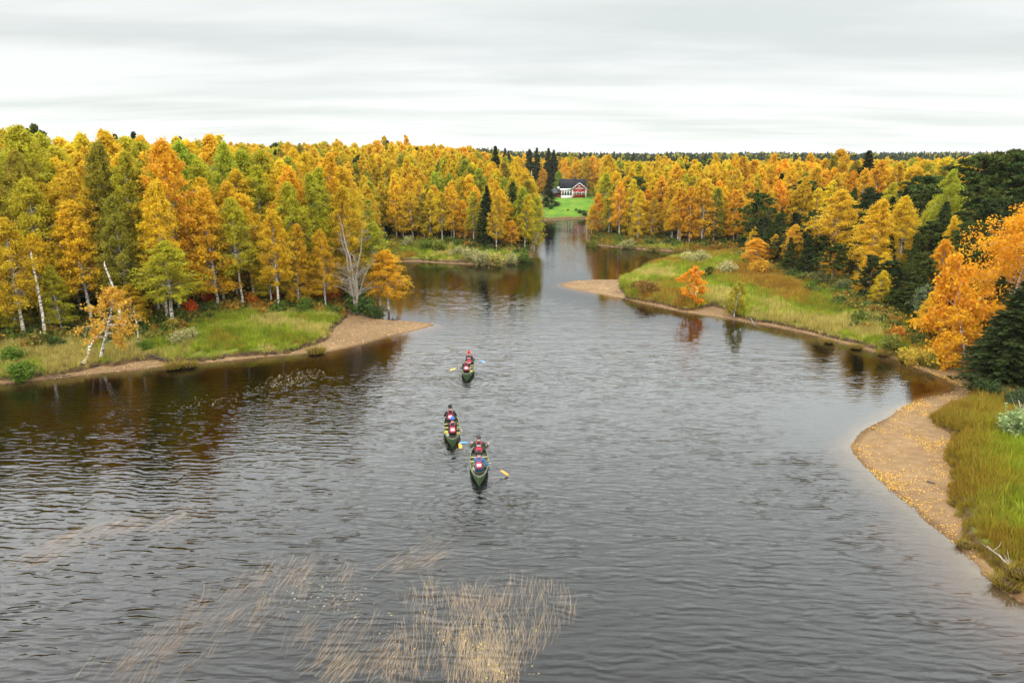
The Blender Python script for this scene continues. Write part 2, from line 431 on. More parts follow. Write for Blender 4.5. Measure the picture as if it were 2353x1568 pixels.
    lk.new(mixs.outputs[0], o.inputs[0])
    va = N(nd, 'ShaderNodeVolumeAbsorption'); va.inputs[0].default_value = (0.50, 0.30, 0.14, 1); va.inputs[1].default_value = 2.6
    lk.new(va.outputs[0], o.inputs['Volume'])
    return m

WAKES = [(-1.5, 27.2, 3.6), (-3.3, 34.0, 3.0), (-3.2, 45.5, 3.0), (0.1, 28.3, 1.8)]   # rings left by sterns and a paddle stroke
M_WATER = water_mat()

# ------------------------------------------------------------------ mesh helpers
def mesh_np(name, V, faces, mats=(), mi=None, attrs=None, smooth=False):
    """V (n,3); faces = list of index arrays, each (m,k)"""
    me = bpy.data.meshes.new(name)
    V = np.asarray(V, np.float32)
    me.vertices.add(len(V)); me.vertices.foreach_set('co', V.ravel())
    loops = np.concatenate([f.ravel() for f in faces]).astype(np.int32)
    tot = np.concatenate([np.full(len(f), f.shape[1]) for f in faces]).astype(np.int32)
    st = np.concatenate([[0], np.cumsum(tot)[:-1]]).astype(np.int32)
    me.loops.add(len(loops)); me.loops.foreach_set('vertex_index', loops)
    me.polygons.add(len(tot)); me.polygons.foreach_set('loop_start', st); me.polygons.foreach_set('loop_total', tot)
    for m in mats: me.materials.append(m)
    if mi is not None: me.polygons.foreach_set('material_index', np.asarray(mi, np.int32))
    if smooth: me.polygons.foreach_set('use_smooth', np.ones(len(tot), bool))
    me.update(calc_edges=True)
    if attrs:
        for k, (dom, typ, arr) in attrs.items():
            at_ = me.attributes.new(k, typ, dom)
            key = 'value' if typ in ('FLOAT', 'INT') else 'vector'
            at_.data.foreach_set(key, np.asarray(arr).ravel())
    return me

def tube(path, rad, sides=5, cap=True):
    path = np.asarray(path, float); n = len(path)
    rad = np.broadcast_to(np.asarray(rad, float), (n,))
    T = np.gradient(path, axis=0); T /= np.linalg.norm(T, axis=1)[:, None] + 1e-9
    ref = np.array([1.0, 0, 0]) if abs(T[:, 0].mean()) < 0.7 else np.array([0, 1.0, 0])
    A = np.cross(T, ref); A /= np.linalg.norm(A, axis=1)[:, None] + 1e-9
    B = np.cross(T, A)
    th = np.arange(sides) / sides * 2 * math.pi
    V = path[:, None] + rad[:, None, None] * (np.cos(th)[None, :, None] * A[:, None] + np.sin(th)[None, :, None] * B[:, None])
    V = V.reshape(-1, 3)
    i = np.arange(n - 1)[:, None] * sides; j = np.arange(sides)[None]
    Q = np.stack([i + j, i + (j + 1) % sides, i + sides + (j + 1) % sides, i + sides + j], -1).reshape(-1, 4)
    return V, Q

class Bag:
    """collects quads"""
    def __init__(s): s.V = []; s.Q = []; s.n = 0
    def add(s, V, Q):
        s.V.append(V); s.Q.append(Q + s.n); s.n += len(V)
    def arrays(s): return np.concatenate(s.V), np.concatenate(s.Q)
    def mesh(s, name, mats, smooth=False, attrs=None):
        V, Q = s.arrays()
        return mesh_np(name, V, [Q], mats, smooth=smooth, attrs=attrs)

def link(name, me, parent=None, loc=None, rot=None):
    o = bpy.data.objects.new(name, me); COL.objects.link(o)
    if parent is not None: o.parent = parent
    if loc is not None: o.location = loc
    if rot is not None: o.rotation_euler = rot
    return o

def tag(o, label=None, cat=None, group=None, kind=None):
    if label: o['label'] = label
    if cat: o['category'] = cat
    if group: o['group'] = group
    if kind: o['kind'] = kind
    return o

def empty(name, loc=(0, 0, 0), rz=0.0):
    o = bpy.data.objects.new(name, None); COL.objects.link(o)
    o.location = loc; o.rotation_euler = (0, 0, rz); o.empty_display_size = 0.2
    return o

BOXQ = np.array([[0, 3, 2, 1], [4, 5, 6, 7], [0, 1, 5, 4], [1, 2, 6, 5], [2, 3, 7, 6], [3, 0, 4, 7]])
def boxv(x0, x1, y0, y1, z0, z1):
    return np.array([[x0, y0, z0], [x1, y0, z0], [x1, y1, z0], [x0, y1, z0], [x0, y0, z1], [x1, y0, z1], [x1, y1, z1], [x0, y1, z1]], float)

def bevel_box(name, dims, m, parent=None, loc=(0, 0, 0), rot=None, bev=0.02):
    b = Bag(); x, y, z = dims
    b.add(boxv(-x / 2, x / 2, -y / 2, y / 2, -z / 2, z / 2), BOXQ)
    o = link(name, b.mesh(name, [m]), parent, loc, rot)
    if bev:
        md = o.modifiers.new('bevel', 'BEVEL'); md.width = bev; md.segments = 2
    return o

def box(name, x0, x1, y0, y1, z0, z1, m, parent=None):
    """box with its origin at its centre"""
    c = ((x0 + x1) / 2, (y0 + y1) / 2, (z0 + z1) / 2)
    return bevel_box(name, (abs(x1 - x0), abs(y1 - y0), abs(z1 - z0)), m, parent, c, None, 0)

# ------------------------------------------------------------------ ground
ys = [-70.0, -50, -30, -15, -5, 2, 8, 12]
y = 14.0
while y < 62: ys.append(y); y += 0.27
while y < 210: ys.append(y); y += 0.27 + (y - 62) * 0.006
while y < 9000: ys.append(y); y *= 1.045
ys = np.array(ys); us = np.concatenate([np.linspace(-2.6, -1.02, 26), np.linspace(-1.0, 1.0, 400), np.linspace(1.02, 2.6, 26)])
GX = us[None, :] * (np.abs(ys)[:, None] * 0.86 + 9); GY = np.repeat(ys[:, None], len(us), 1)
q = np.stack([GX.ravel(), GY.ravel()], 1)
H, DW, G = terrain(q)
V = np.column_stack([q, H])
nr, nc = GX.shape
ii = np.arange(nr - 1)[:, None] * nc + np.arange(nc - 1)[None]
FQ = np.stack([ii, ii + 1, ii + nc + 1, ii + nc], -1).reshape(-1, 4)
fd = DW[FQ].mean(1); fg = G[FQ].mean(1); fx = V[FQ, 0].mean(1); fy = V[FQ, 1].mean(1)
lawn = inside(OPEN[2], np.column_stack([fx, fy])) & (fg > 2.5)

def sub_sheet(name, mask, m, mats=None, mi=None):
    f = FQ[mask]; u, inv = np.unique(f, return_inverse=True)
    me = mesh_np(name, V[u], [inv.reshape(f.shape)], mats or [m], mi=mi, smooth=True, attrs={'turf': ('POINT', 'FLOAT', np.clip(G[u], -2, 5).astype(np.float32)), 'wet': ('POINT', 'FLOAT', np.clip(DW[u], -2, 5).astype(np.float32))})
    return tag(link(name, me), kind='structure')

bed = fd <= 0
sand = (~bed) & (fg <= 0.12)
land = (~bed) & (~sand) & (~lawn)
sub_sheet('river_bed', bed, M_SAND)
sub_sheet('beach', sand, M_BANK)
sub_sheet('ground', land, M_BANK)
sub_sheet('lawn', lawn, M_LAWN)

# water: one sheet with an attribute for the lee of the banks
wy = np.concatenate([np.arange(-60, 14, 6.0), np.arange(14, 120, 0.8), np.arange(120, 300, 3.0)])
wx = np.concatenate([np.arange(-180, -60, 6.0), np.arange(-60, 70, 1.0), np.arange(70, 181, 6.0)])
WX, WY = np.meshgrid(wx, wy)
wq = np.stack([WX.ravel(), WY.ravel()], 1)
dw = -sdist(WATER, wq)
lee = np.where((WX.ravel() > 5) & (WY.ravel() < 34), 3.2, 9.0)
chop = 0.12 + 0.88 * sstep(0.05, 1.0, (dw + (vnoise(wq, 6, 3) - .5) * 1.5) / lee)
chop = chop * (0.75 - 0.53 * sstep(24, 70, WY.ravel()) + 0.28 * sstep(88, 125, WY.ravel()) * sstep(-8, 2, WX.ravel()))
chop = np.where(WX.ravel() < -14, chop * (0.8 + 0.2 * sstep(50, 36, WY.ravel())), chop)
ii = np.arange(len(wy) - 1)[:, None] * len(wx) + np.arange(len(wx) - 1)[None]
WQ = np.stack([ii, ii + 1, ii + len(wx) + 1, ii + len(wx)], -1).reshape(-1, 4)
me = mesh_np('water', np.column_stack([wq, np.zeros(len(wq))]), [WQ], [M_WATER], smooth=True, attrs={'chop': ('POINT', 'FLOAT', chop.astype(np.float32))})
tag(link('water', me), kind='structure')

# ------------------------------------------------------------------ foliage generators
def leaves(P, size, rg, elong=1.5, flat=0.0, axis=None, clump=None):
    """rhombic leaves around points P; returns V, Q, var"""
    n = len(P)
    a_ = rg.normal(size=(n, 3)) if axis is None else axis + rg.normal(size=(n, 3)) * 0.35
    a_ /= np.linalg.norm(a_, axis=1)[:, None]
    b_ = rg.normal(size=(n, 3))
    b_[:, 2] *= (1 - flat)
    b_ -= a_ * (a_ * b_).sum(1)[:, None]; b_ /= np.linalg.norm(b_, axis=1)[:, None] + 1e-9
    s = size * rg.uniform(0.6, 1.3, n)[:, None]
    a_ = a_ * s * elong * 0.5; b_ = b_ * s * 0.5
    V = np.stack([P - a_, P + b_ - a_ * 0.1, P + a_, P - b_ - a_ * 0.1], 1).reshape(-1, 3)
    Q = np.arange(n * 4).reshape(n, 4)
    cl = rg.random(n) if clump is None else clump
    var = np.column_stack([cl * 0.6 + rg.random(n) * 0.4, cl * 0.35 + rg.random(n) * 0.65, rg.random(n)])
    return V, Q, var

def crown_mesh(name, V, Q, var, m):
    return mesh_np(name, V, [Q], [m], attrs={'var': ('FACE', 'FLOAT_VECTOR', var.astype(np.float32))})

def birch(name, rg, H=14.0, R_=2.0, cb=0.3, nleaf=5000, leaf=0.18, nb=46, stems=1, limbs=True, m=M_BIRCH, bark=None, droop=0.35, elev=0.75, r0=None, sparse=1.0, shape=0.8):
    tb = Bag(); PP = []; CL = []
    for st in range(stems):
        lean = rg.normal(size=2) * (0.02 if stems == 1 else 0.13) * H
        base = rg.normal(size=2) * (0 if stems == 1 else 0.25)
        Hs = H * (1 if st == 0 else rg.uniform(0.7, 0.95))
        t = np.linspace(0, 1, 9)
        wob = np.cumsum(rg.normal(size=(9, 2)) * 0.006 * H, 0)
        path = np.column_stack([base[0] + lean[0] * t ** 1.5 + wob[:, 0] * t, base[1] + lean[1] * t ** 1.5 + wob[:, 1] * t, Hs * t * 0.98 - 0.25])
        rr = (r0 or (0.035 + H * 0.0078)) / math.sqrt(stems)
        tb.add(*tube(path, rr * (1 - t) ** 0.85 + 0.012, 6))
        nbs = max(6, int(nb / stems))
        tt = (np.arange(nbs) + rg.random(nbs)) / nbs
        az = np.arange(nbs) * 2.39996 + rg.normal(size=nbs) * 0.5
        prof = (tt + 0.12) ** 0.45 * (1 - tt) ** shape; prof /= prof.max()
        L = R_ * prof * rg.uniform(0.65, 1.2, nbs) + 0.15
        h0 = (cb + (1 - cb) * tt * 0.97)
        bx = np.interp(h0, t, path[:, 0]); by = np.interp(h0, t, path[:, 1]); bz = np.interp(h0, t, path[:, 2])
        B0 = np.column_stack([bx, by, bz])
        D = np.column_stack([np.cos(az), np.sin(az), np.zeros(nbs)])
        el = elev * (0.6 + 0.9 * tt) * rg.uniform(0.7, 1.3, nbs)
        def bp(i, s):
            return B0[i] + D[i] * (L[i] * s)[:, None] + np.column_stack([np.zeros(len(s))] * 2 + [L[i] * (el[i] * s - droop * s ** 2)])
        if limbs:
            for i in range(nbs):
                s = np.array([0, 0.4, 0.75, 1.0])
                tb.add(*tube(bp(np.full(4, i), s), np.array([0.28, 0.18, 0.1, 0.04]) * rr * (1.1 - 0.6 * tt[i]) + 0.006, 3))
        # twigs
        ntw = 9
        ti = np.repeat(np.arange(nbs), ntw); s0 = rg.uniform(0.2, 1.0, len(ti)) ** 0.8
        keep = rg.random(len(ti)) < sparse
        ti, s0 = ti[keep], s0[keep]
        T0 = bp(ti, s0)
        TD = rg.normal(size=(len(ti), 3)); TD /= np.linalg.norm(TD, axis=1)[:, None]
        TD = TD * 0.8 + D[ti] * 0.5; TD[:, 2] = TD[:, 2] * 0.6 + 0.1
        TL = (0.32 * L[ti] + 0.18) * rg.uniform(0.6, 1.3, len(ti))
        k = int(nleaf / stems / len(ti)) + 1
        tk = np.repeat(np.arange(len(ti)), k); u = rg.random(len(tk))
        P = T0[tk] + TD[tk] * (TL[tk] * u)[:, None] + rg.normal(size=(len(tk), 3)) * np.array([0.11, 0.11, 0.14]) * (R_ / 2) ** 0.5
        P[:, 2] -= u ** 2 * TL[tk] * 0.45
        PP.append(P); CL.append(rg.random(len(ti))[tk])
    P = np.concatenate(PP); cl = np.concatenate(CL)
    V, Q, var = leaves(P, leaf, rg, 1.3, clump=cl)
    tm = tb.mesh(name + '_trunk', [bark or M_BARK], smooth=True)
    cm = crown_mesh(name + '_crown', V, Q, var, m)
    return tm, cm

def spruce(name, rg, H=14.0, R_=2.2, nl=4000, leaf=0.3, z0=0.06):
    tb = Bag(); t = np.linspace(0, 1, 7)
    path = np.column_stack([rg.normal(size=7) * 0.03, rg.normal(size=7) * 0.03, H * t - 0.2])
    tb.add(*tube(path, (0.02 * H * 0.55) * (1 - t) + 0.012, 6))
    nw = int(H / 0.33); k = 9
    zz = np.repeat(z0 + (1 - z0) * (np.arange(nw) + 0.5) / nw, k) + rg.normal(size=nw * k) * 0.006
    zz = np.clip(zz, z0, 0.99)
    az = rg.random(nw * k) * 2 * math.pi
    L = (R_ * (1 - zz) ** 0.85 + 0.12) * rg.uniform(0.6, 1.15, len(zz))
    per = max(3, int(nl / len(zz)))
    bi = np.repeat(np.arange(len(zz)), per); s = rg.uniform(0.15, 1.0, len(bi)) ** 0.8
    D = np.column_stack([np.cos(az), np.sin(az), np.zeros(len(az))])
    S = np.column_stack([-np.sin(az), np.cos(az), np.zeros(len(az))])
    P = D[bi] * (L[bi] * s)[:, None] + S[bi] * (rg.normal(size=len(bi)) * 0.16 * L[bi] * (1.2 - s))[:, None]
    P[:, 2] = zz[bi] * H - 0.2 + L[bi] * (-0.38 * s + 0.16 * s ** 2) - rg.random(len(bi)) * 0.16
    ax = D[bi] + np.array([0, 0, -0.25])
    V, Q, var = leaves(P, leaf, rg, 1.7, flat=0.3, axis=ax, clump=rg.random(len(zz))[bi])
    return tb.mesh(name + '_trunk', [M_GREYBARK], smooth=True), crown_mesh(name + '_crown', V, Q, var, M_NEEDLE)

def pine(name, rg, H=13.0, R_=2.4, cb=0.3, nl=4500, leaf=0.26, shape=0.6):
    tb = Bag(); t = np.linspace(0, 1, 8)
    w = np.cumsum(rg.normal(size=(8, 2)) * 0.06, 0)
    path = np.column_stack([w[:, 0] * t, w[:, 1] * t, H * t * 0.97 - 0.2])
    tb.add(*tube(path, 0.013 * H * (1 - t) ** 0.8 + 0.02, 6))
    nb = 40; tt = (np.arange(nb) + rg.random(nb)) / nb
    az = np.arange(nb) * 2.4 + rg.normal(size=nb) * 0.6
    prof = (tt + 0.25) ** 0.4 * (1 - tt) ** shape; prof /= prof.max()
    L = R_ * prof * rg.uniform(0.55, 1.2, nb) + 0.2
    hz = (cb + (1 - cb) * tt * 0.98)
    B0 = np.column_stack([np.interp(hz, t, path[:, 0]), np.interp(hz, t, path[:, 1]), np.interp(hz, t, path[:, 2])])
    D = np.column_stack([np.cos(az), np.sin(az), 0.28 + 0.35 * tt + rg.normal(size=nb) * 0.1])
    for i in range(nb):
        s = np.array([0, 0.5, 1.0])
        tb.add(*tube(B0[i] + D[i] * (L[i] * s)[:, None] * np.array([1, 1, 1]), np.array([0.05, 0.03, 0.012]) * (1.2 - tt[i] * 0.7), 3))
    npf = 8
    pi = np.repeat(np.arange(nb), npf); s = rg.uniform(0.35, 1.05, len(pi))
    C = B0[pi] + D[pi] * (L[pi] * s)[:, None] + rg.normal(size=(len(pi), 3)) * (0.17 * L[pi] + 0.05)[:, None] * np.array([1, 1, 0.5])
    per = max(3, int(nl / len(C)))
    ci = np.repeat(np.arange(len(C)), per)
    off = rg.normal(size=(len(ci), 3)); off /= np.linalg.norm(off, axis=1)[:, None]
    P = C[ci] + off * rg.uniform(0.1, 0.34, len(ci))[:, None] * np.array([1, 1, 0.7])
    ax = off + np.array([0, 0, 0.6])
    V, Q, var = leaves(P, leaf, rg, 1.9, axis=ax, clump=rg.random(len(C))[ci])
    return tb.mesh(name + '_trunk', [M_PINEBARK], smooth=True), crown_mesh(name + '_crown', V, Q, var, M_NEEDLE)

def bush(name, rg, H=1.6, R_=1.1, nl=1500, leaf=0.12, m=M_SHRUB):
    tb = Bag(); PP = []; CL = []
    ns = 12
    for i in range(ns):
        az = rg.random() * 6.283; out_ = R_ * rg.uniform(0.2, 1.0); hh = H * rg.uniform(0.6, 1.0) * (1 - 0.35 * (out_ / R_) ** 2)
        s = np.linspace(0, 1, 4)
        p = np.column_stack([math.cos(az) * out_ * s ** 1.3, math.sin(az) * out_ * s ** 1.3, hh * s - 0.1])
        tb.add(*tube(p, 0.03 * (1 - s * 0.8), 3))
        n = int(nl / ns)
        k = rg.integers(0, 10, n); cen = p[3] * rg.uniform(0.35, 1.0, 10)[:, None] + rg.normal(size=(10, 3)) * R_ * 0.2
        PP.append(cen[k] + rg.normal(size=(n, 3)) * R_ * 0.13); CL.append(rg.random(10)[k])
    P = np.concatenate(PP); P[:, 2] = np.abs(P[:, 2])
    V, Q, var = leaves(P, leaf, rg, 1.5, clump=np.concatenate(CL))
    return tb.mesh(name + '_stems', [M_GREYBARK]), crown_mesh(name + '_leaves', V, Q, var, m)

def joined(name, tm, cm):
    """trunk and crown of a distant tree in one mesh"""
    nv = len(tm.vertices); a1 = np.empty(nv * 3, np.float32); tm.vertices.foreach_get('co', a1)
    nv2 = len(cm.vertices); a2 = np.empty(nv2 * 3, np.float32); cm.vertices.foreach_get('co', a2)
    f1 = np.empty(len(tm.loops), np.int32); tm.loops.foreach_get('vertex_index', f1)
    f2 = np.empty(len(cm.loops), np.int32); cm.loops.foreach_get('vertex_index', f2)
    f1 = f1.reshape(-1, 4); f2 = f2.reshape(-1, 4) + nv
    var = np.empty(len(f2) * 3, np.float32); cm.attributes['var'].data.foreach_get('vector', var)
    var = np.concatenate([np.full(len(f1) * 3, 0.5, np.float32), var])
    return mesh_np(name, np.concatenate([a1, a2]).reshape(-1, 3), [np.concatenate([f1, f2])], [tm.materials[0], cm.materials[0]],
                   mi=np.concatenate([np.zeros(len(f1)), np.ones(len(f2))]), attrs={'var': ('FACE', 'FLOAT_VECTOR', var)})

def scatter(name, protos, pts, rotz, scl, tint, idx, kind='stuff', tilt=None):
    """one object that carries many look-alike instances of a few meshes"""
    col = bpy.data.collections.new(name + '_kinds')
    for i, me in enumerate(protos):
        col.objects.link(bpy.data.objects.new('%s_kind_%02d' % (name, i), me))
    n = len(pts)
    me = bpy.data.meshes.new(name); me.vertices.add(n); me.vertices.foreach_set('co', np.asarray(pts, np.float32).ravel())
    rot = np.zeros((n, 3), np.float32); rot[:, 2] = rotz
    if tilt is not None: rot[:, :2] = tilt
    sc = np.asarray(scl, np.float32)
    if sc.ndim == 1: sc = np.repeat(sc[:, None], 3, 1)
    for k, typ, arr in (('rot', 'FLOAT_VECTOR', rot), ('scl', 'FLOAT_VECTOR', sc), ('tint', 'FLOAT_VECTOR', np.asarray(tint, np.float32)), ('idx', 'INT', np.asarray(idx, np.int32))):
        a_ = me.attributes.new(k, typ, 'POINT'); a_.data.foreach_set('value' if typ == 'INT' else 'vector', arr.ravel())
    o = link(name, me)
    ng = bpy.data.node_groups.new(name + '_nodes', 'GeometryNodeTree')
    ng.interface.new_socket('Geometry', in_out='INPUT', socket_type='NodeSocketGeometry')
    ng.interface.new_socket('Geometry', in_out='OUTPUT', socket_type='NodeSocketGeometry')
    nd, lk = ng.nodes, ng.links
    gi = nd.new('NodeGroupInput'); go = nd.new('NodeGroupOutput')
    ci = nd.new('GeometryNodeCollectionInfo'); ci.inputs[0].default_value = col; ci.inputs[1].default_value = True; ci.inputs[2].default_value = True
    iop = nd.new('GeometryNodeInstanceOnPoints'); iop.inputs['Pick Instance'].default_value = True
    def na(k, typ):
        x = nd.new('GeometryNodeInputNamedAttribute'); x.data_type = typ; x.inputs[0].default_value = k
        return x.outputs[0]
    e2r = nd.new('FunctionNodeEulerToRotation')
    lk.new(na('rot', 'FLOAT_VECTOR'), e2r.inputs[0])
    lk.new(gi.outputs[0], iop.inputs['Points']); lk.new(ci.outputs[0], iop.inputs['Instance'])
    lk.new(na('idx', 'INT'), iop.inputs['Instance Index']); lk.new(e2r.outputs[0], iop.inputs['Rotation']); lk.new(na('scl', 'FLOAT_VECTOR'), iop.inputs['Scale'])
    lk.new(iop.outputs[0], go.inputs[0])
    md = o.modifiers.new('scatter', 'NODES'); md.node_group = ng
    tag(o, kind=kind)
    return o

# colours of autumn birches
TINTS = {
    'golden': (0.68, 0.455, 0.018), 'orange': (0.74, 0.41, 0.018), 'yellow-green': (0.47, 0.41, 0.020),
    'olive': (0.33, 0.275, 0.020), 'lime': (0.36, 0.385, 0.024), 'amber': (0.63, 0.385, 0.016),
}
C_SPRUCE = np.array((0.034, 0.048, 0.013)); C_PINE = np.array((0.062, 0.080, 0.016))

# prototypes: three levels of detail for birches
SPN = spruce('spruce_near', np.random.default_rng(470), 12, 3.0, 22000, 0.17)
NEAR = []; MID = []; FAR = []
for i in range(7):
    rg = np.random.default_rng(100 + i)
    NEAR.append(birch('birch_near', rg, 14, rg.uniform(1.5, 2.05), (0.16, 0.24, 0.3, 0.1, 0.2, 0.34, 0.22)[i], 19000, 0.125, nb=110, shape=1.05, elev=0.95))
for i in range(6):
    rg = np.random.default_rng(200 + i)
    MID.append(birch('birch_mid', rg, 14, rg.uniform(1.55, 2.0), (0.14, 0.22, 0.28, 0.1, 0.18, 0.24)[i], 8500, 0.195, nb=80, shape=1.05, elev=0.95))
for i in range(5):
    rg = np.random.default_rng(300 + i)
    FAR.append(birch('birch_far', rg, 14, rg.uniform(1.9, 2.5), 0.12, 2600, 0.34, nb=40, limbs=False, shape=1.05, elev=0.95))
SPR = [spruce('spruce_mesh', np.random.default_rng(400 + i), 14, 2.9 + 0.3 * i, 12000, 0.22) for i in range(3)]
PIN = [pine('pine_mesh', np.random.default_rng(420 + i), 13, 2.3 + 0.3 * i, (0.12, 0.25, 0.4, 0.05)[i], 12000, 0.19) for i in range(4)]
SPF = [spruce('spruce_far', np.random.default_rng(440 + i), 14, 2.2 + 0.4 * i, 1300, 0.5) for i in range(3)]
PIF = [pine('pine_far', np.random.default_rng(450 + i), 13, 2.3, 0.3, 1300, 0.55) for i in range(2)]

def put_tree(name, pair, x, y, H, baseH, tint, label, cat, group=None, wide=1.0, rz=None, z=None, lean=(0, 0), tintbark=None):
    e_ = empty(name, (x, y, tz(x, y) if z is None else z), rng.random() * 6.28 if rz is None else rz)
    s = H / baseH
    e_.scale = (s * wide, s * wide, s)
    e_.rotation_euler[0] = lean[0]; e_.rotation_euler[1] = lean[1]
    tag(e_, label, cat, group)
    t_ = link('trunk', pair[0], e_)
    c_ = link('crown', pair[1], e_); c_['tint'] = [float(v) for v in tint]
    return e_

# ------------------------------------------------------------------ the woods
def region(px, Y, x):
    if x < 9 and Y < 104: return 'L1'
    if x < 9: return 'L2'
    if Y > 180 and x < 34: return 'H'
    if Y > 112: return 'R2'
    return 'R1'
RNAME = {'L1': 'near left bank wood', 'L2': 'left cape wood', 'H': 'wood behind the red house', 'R2': 'right cape wood', 'R1': 'right meadow wood'}

def jitter_tint(c, rg, k=0.1):
    return np.array(c) * rg.uniform(1 - k, 1 + k, 3)

# scatter candidates for the fill trees
cand = []
def lay(xr, yr, sp_):
    nx = int((xr[1] - xr[0]) / sp_); ny = int((yr[1] - yr[0]) / sp_)
    gx, gy = np.meshgrid(np.arange(nx), np.arange(ny))
    p = np.stack([gx.ravel(), gy.ravel()], 1).astype(float) + rng.uniform(-0.42, 0.42, (nx * ny, 2))
    return p * sp_ + np.array([xr[0], yr[0]])
P1 = lay((-150, 130), (40, 150), 2.35)
P2 = lay((-230, 240), (150, 330), 3.6)
P3 = lay((-420, 440), (330, 620), 5.6)
Pall = np.concatenate([P1, P2, P3])
Hh, dW_, g_ = terrain(Pall)
ok = (dW_ > 1.3) & (g_ > 0.6)
ok &= np.abs(Pall[:, 0]) < Pall[:, 1] * 0.86 + 16
od = np.full(len(Pall), 99.0)
for P in OPEN: od = np.minimum(od, sdist(P, Pall))
ok &= od > 0.3
_pxx = topix(np.column_stack([Pall, Hh + 5]))[0]
ok &= ~((_pxx > 1300) & (_pxx < 1388) & (Pall[:, 1] > 104) & (Pall[:, 1] < 226))
ok &= ~((_pxx > 1196) & (_pxx < 1292) & (Pall[:, 1] > 186) & (Pall[:, 1] < 262))
# R1 wood is sparser than the birch stands; features fill it
inR1 = (Pall[:, 0] > 9) & (Pall[:, 1] < 112)
ok &= ~(inR1 & (rng.random(len(Pall)) < 0.35))
Pall, Hh, od, inR1 = Pall[ok], Hh[ok], od[ok], inR1[ok]
depth_in = od                                     # metres behind the edge of the wood

# feature trees: (kind, px, top row, distance, width in px, colour, label)
def place(px, ytop, Y):
    x = atY(px, ytop, Y)
    g = tz(x[0], Y)
    return x[0], g, x[2] - g

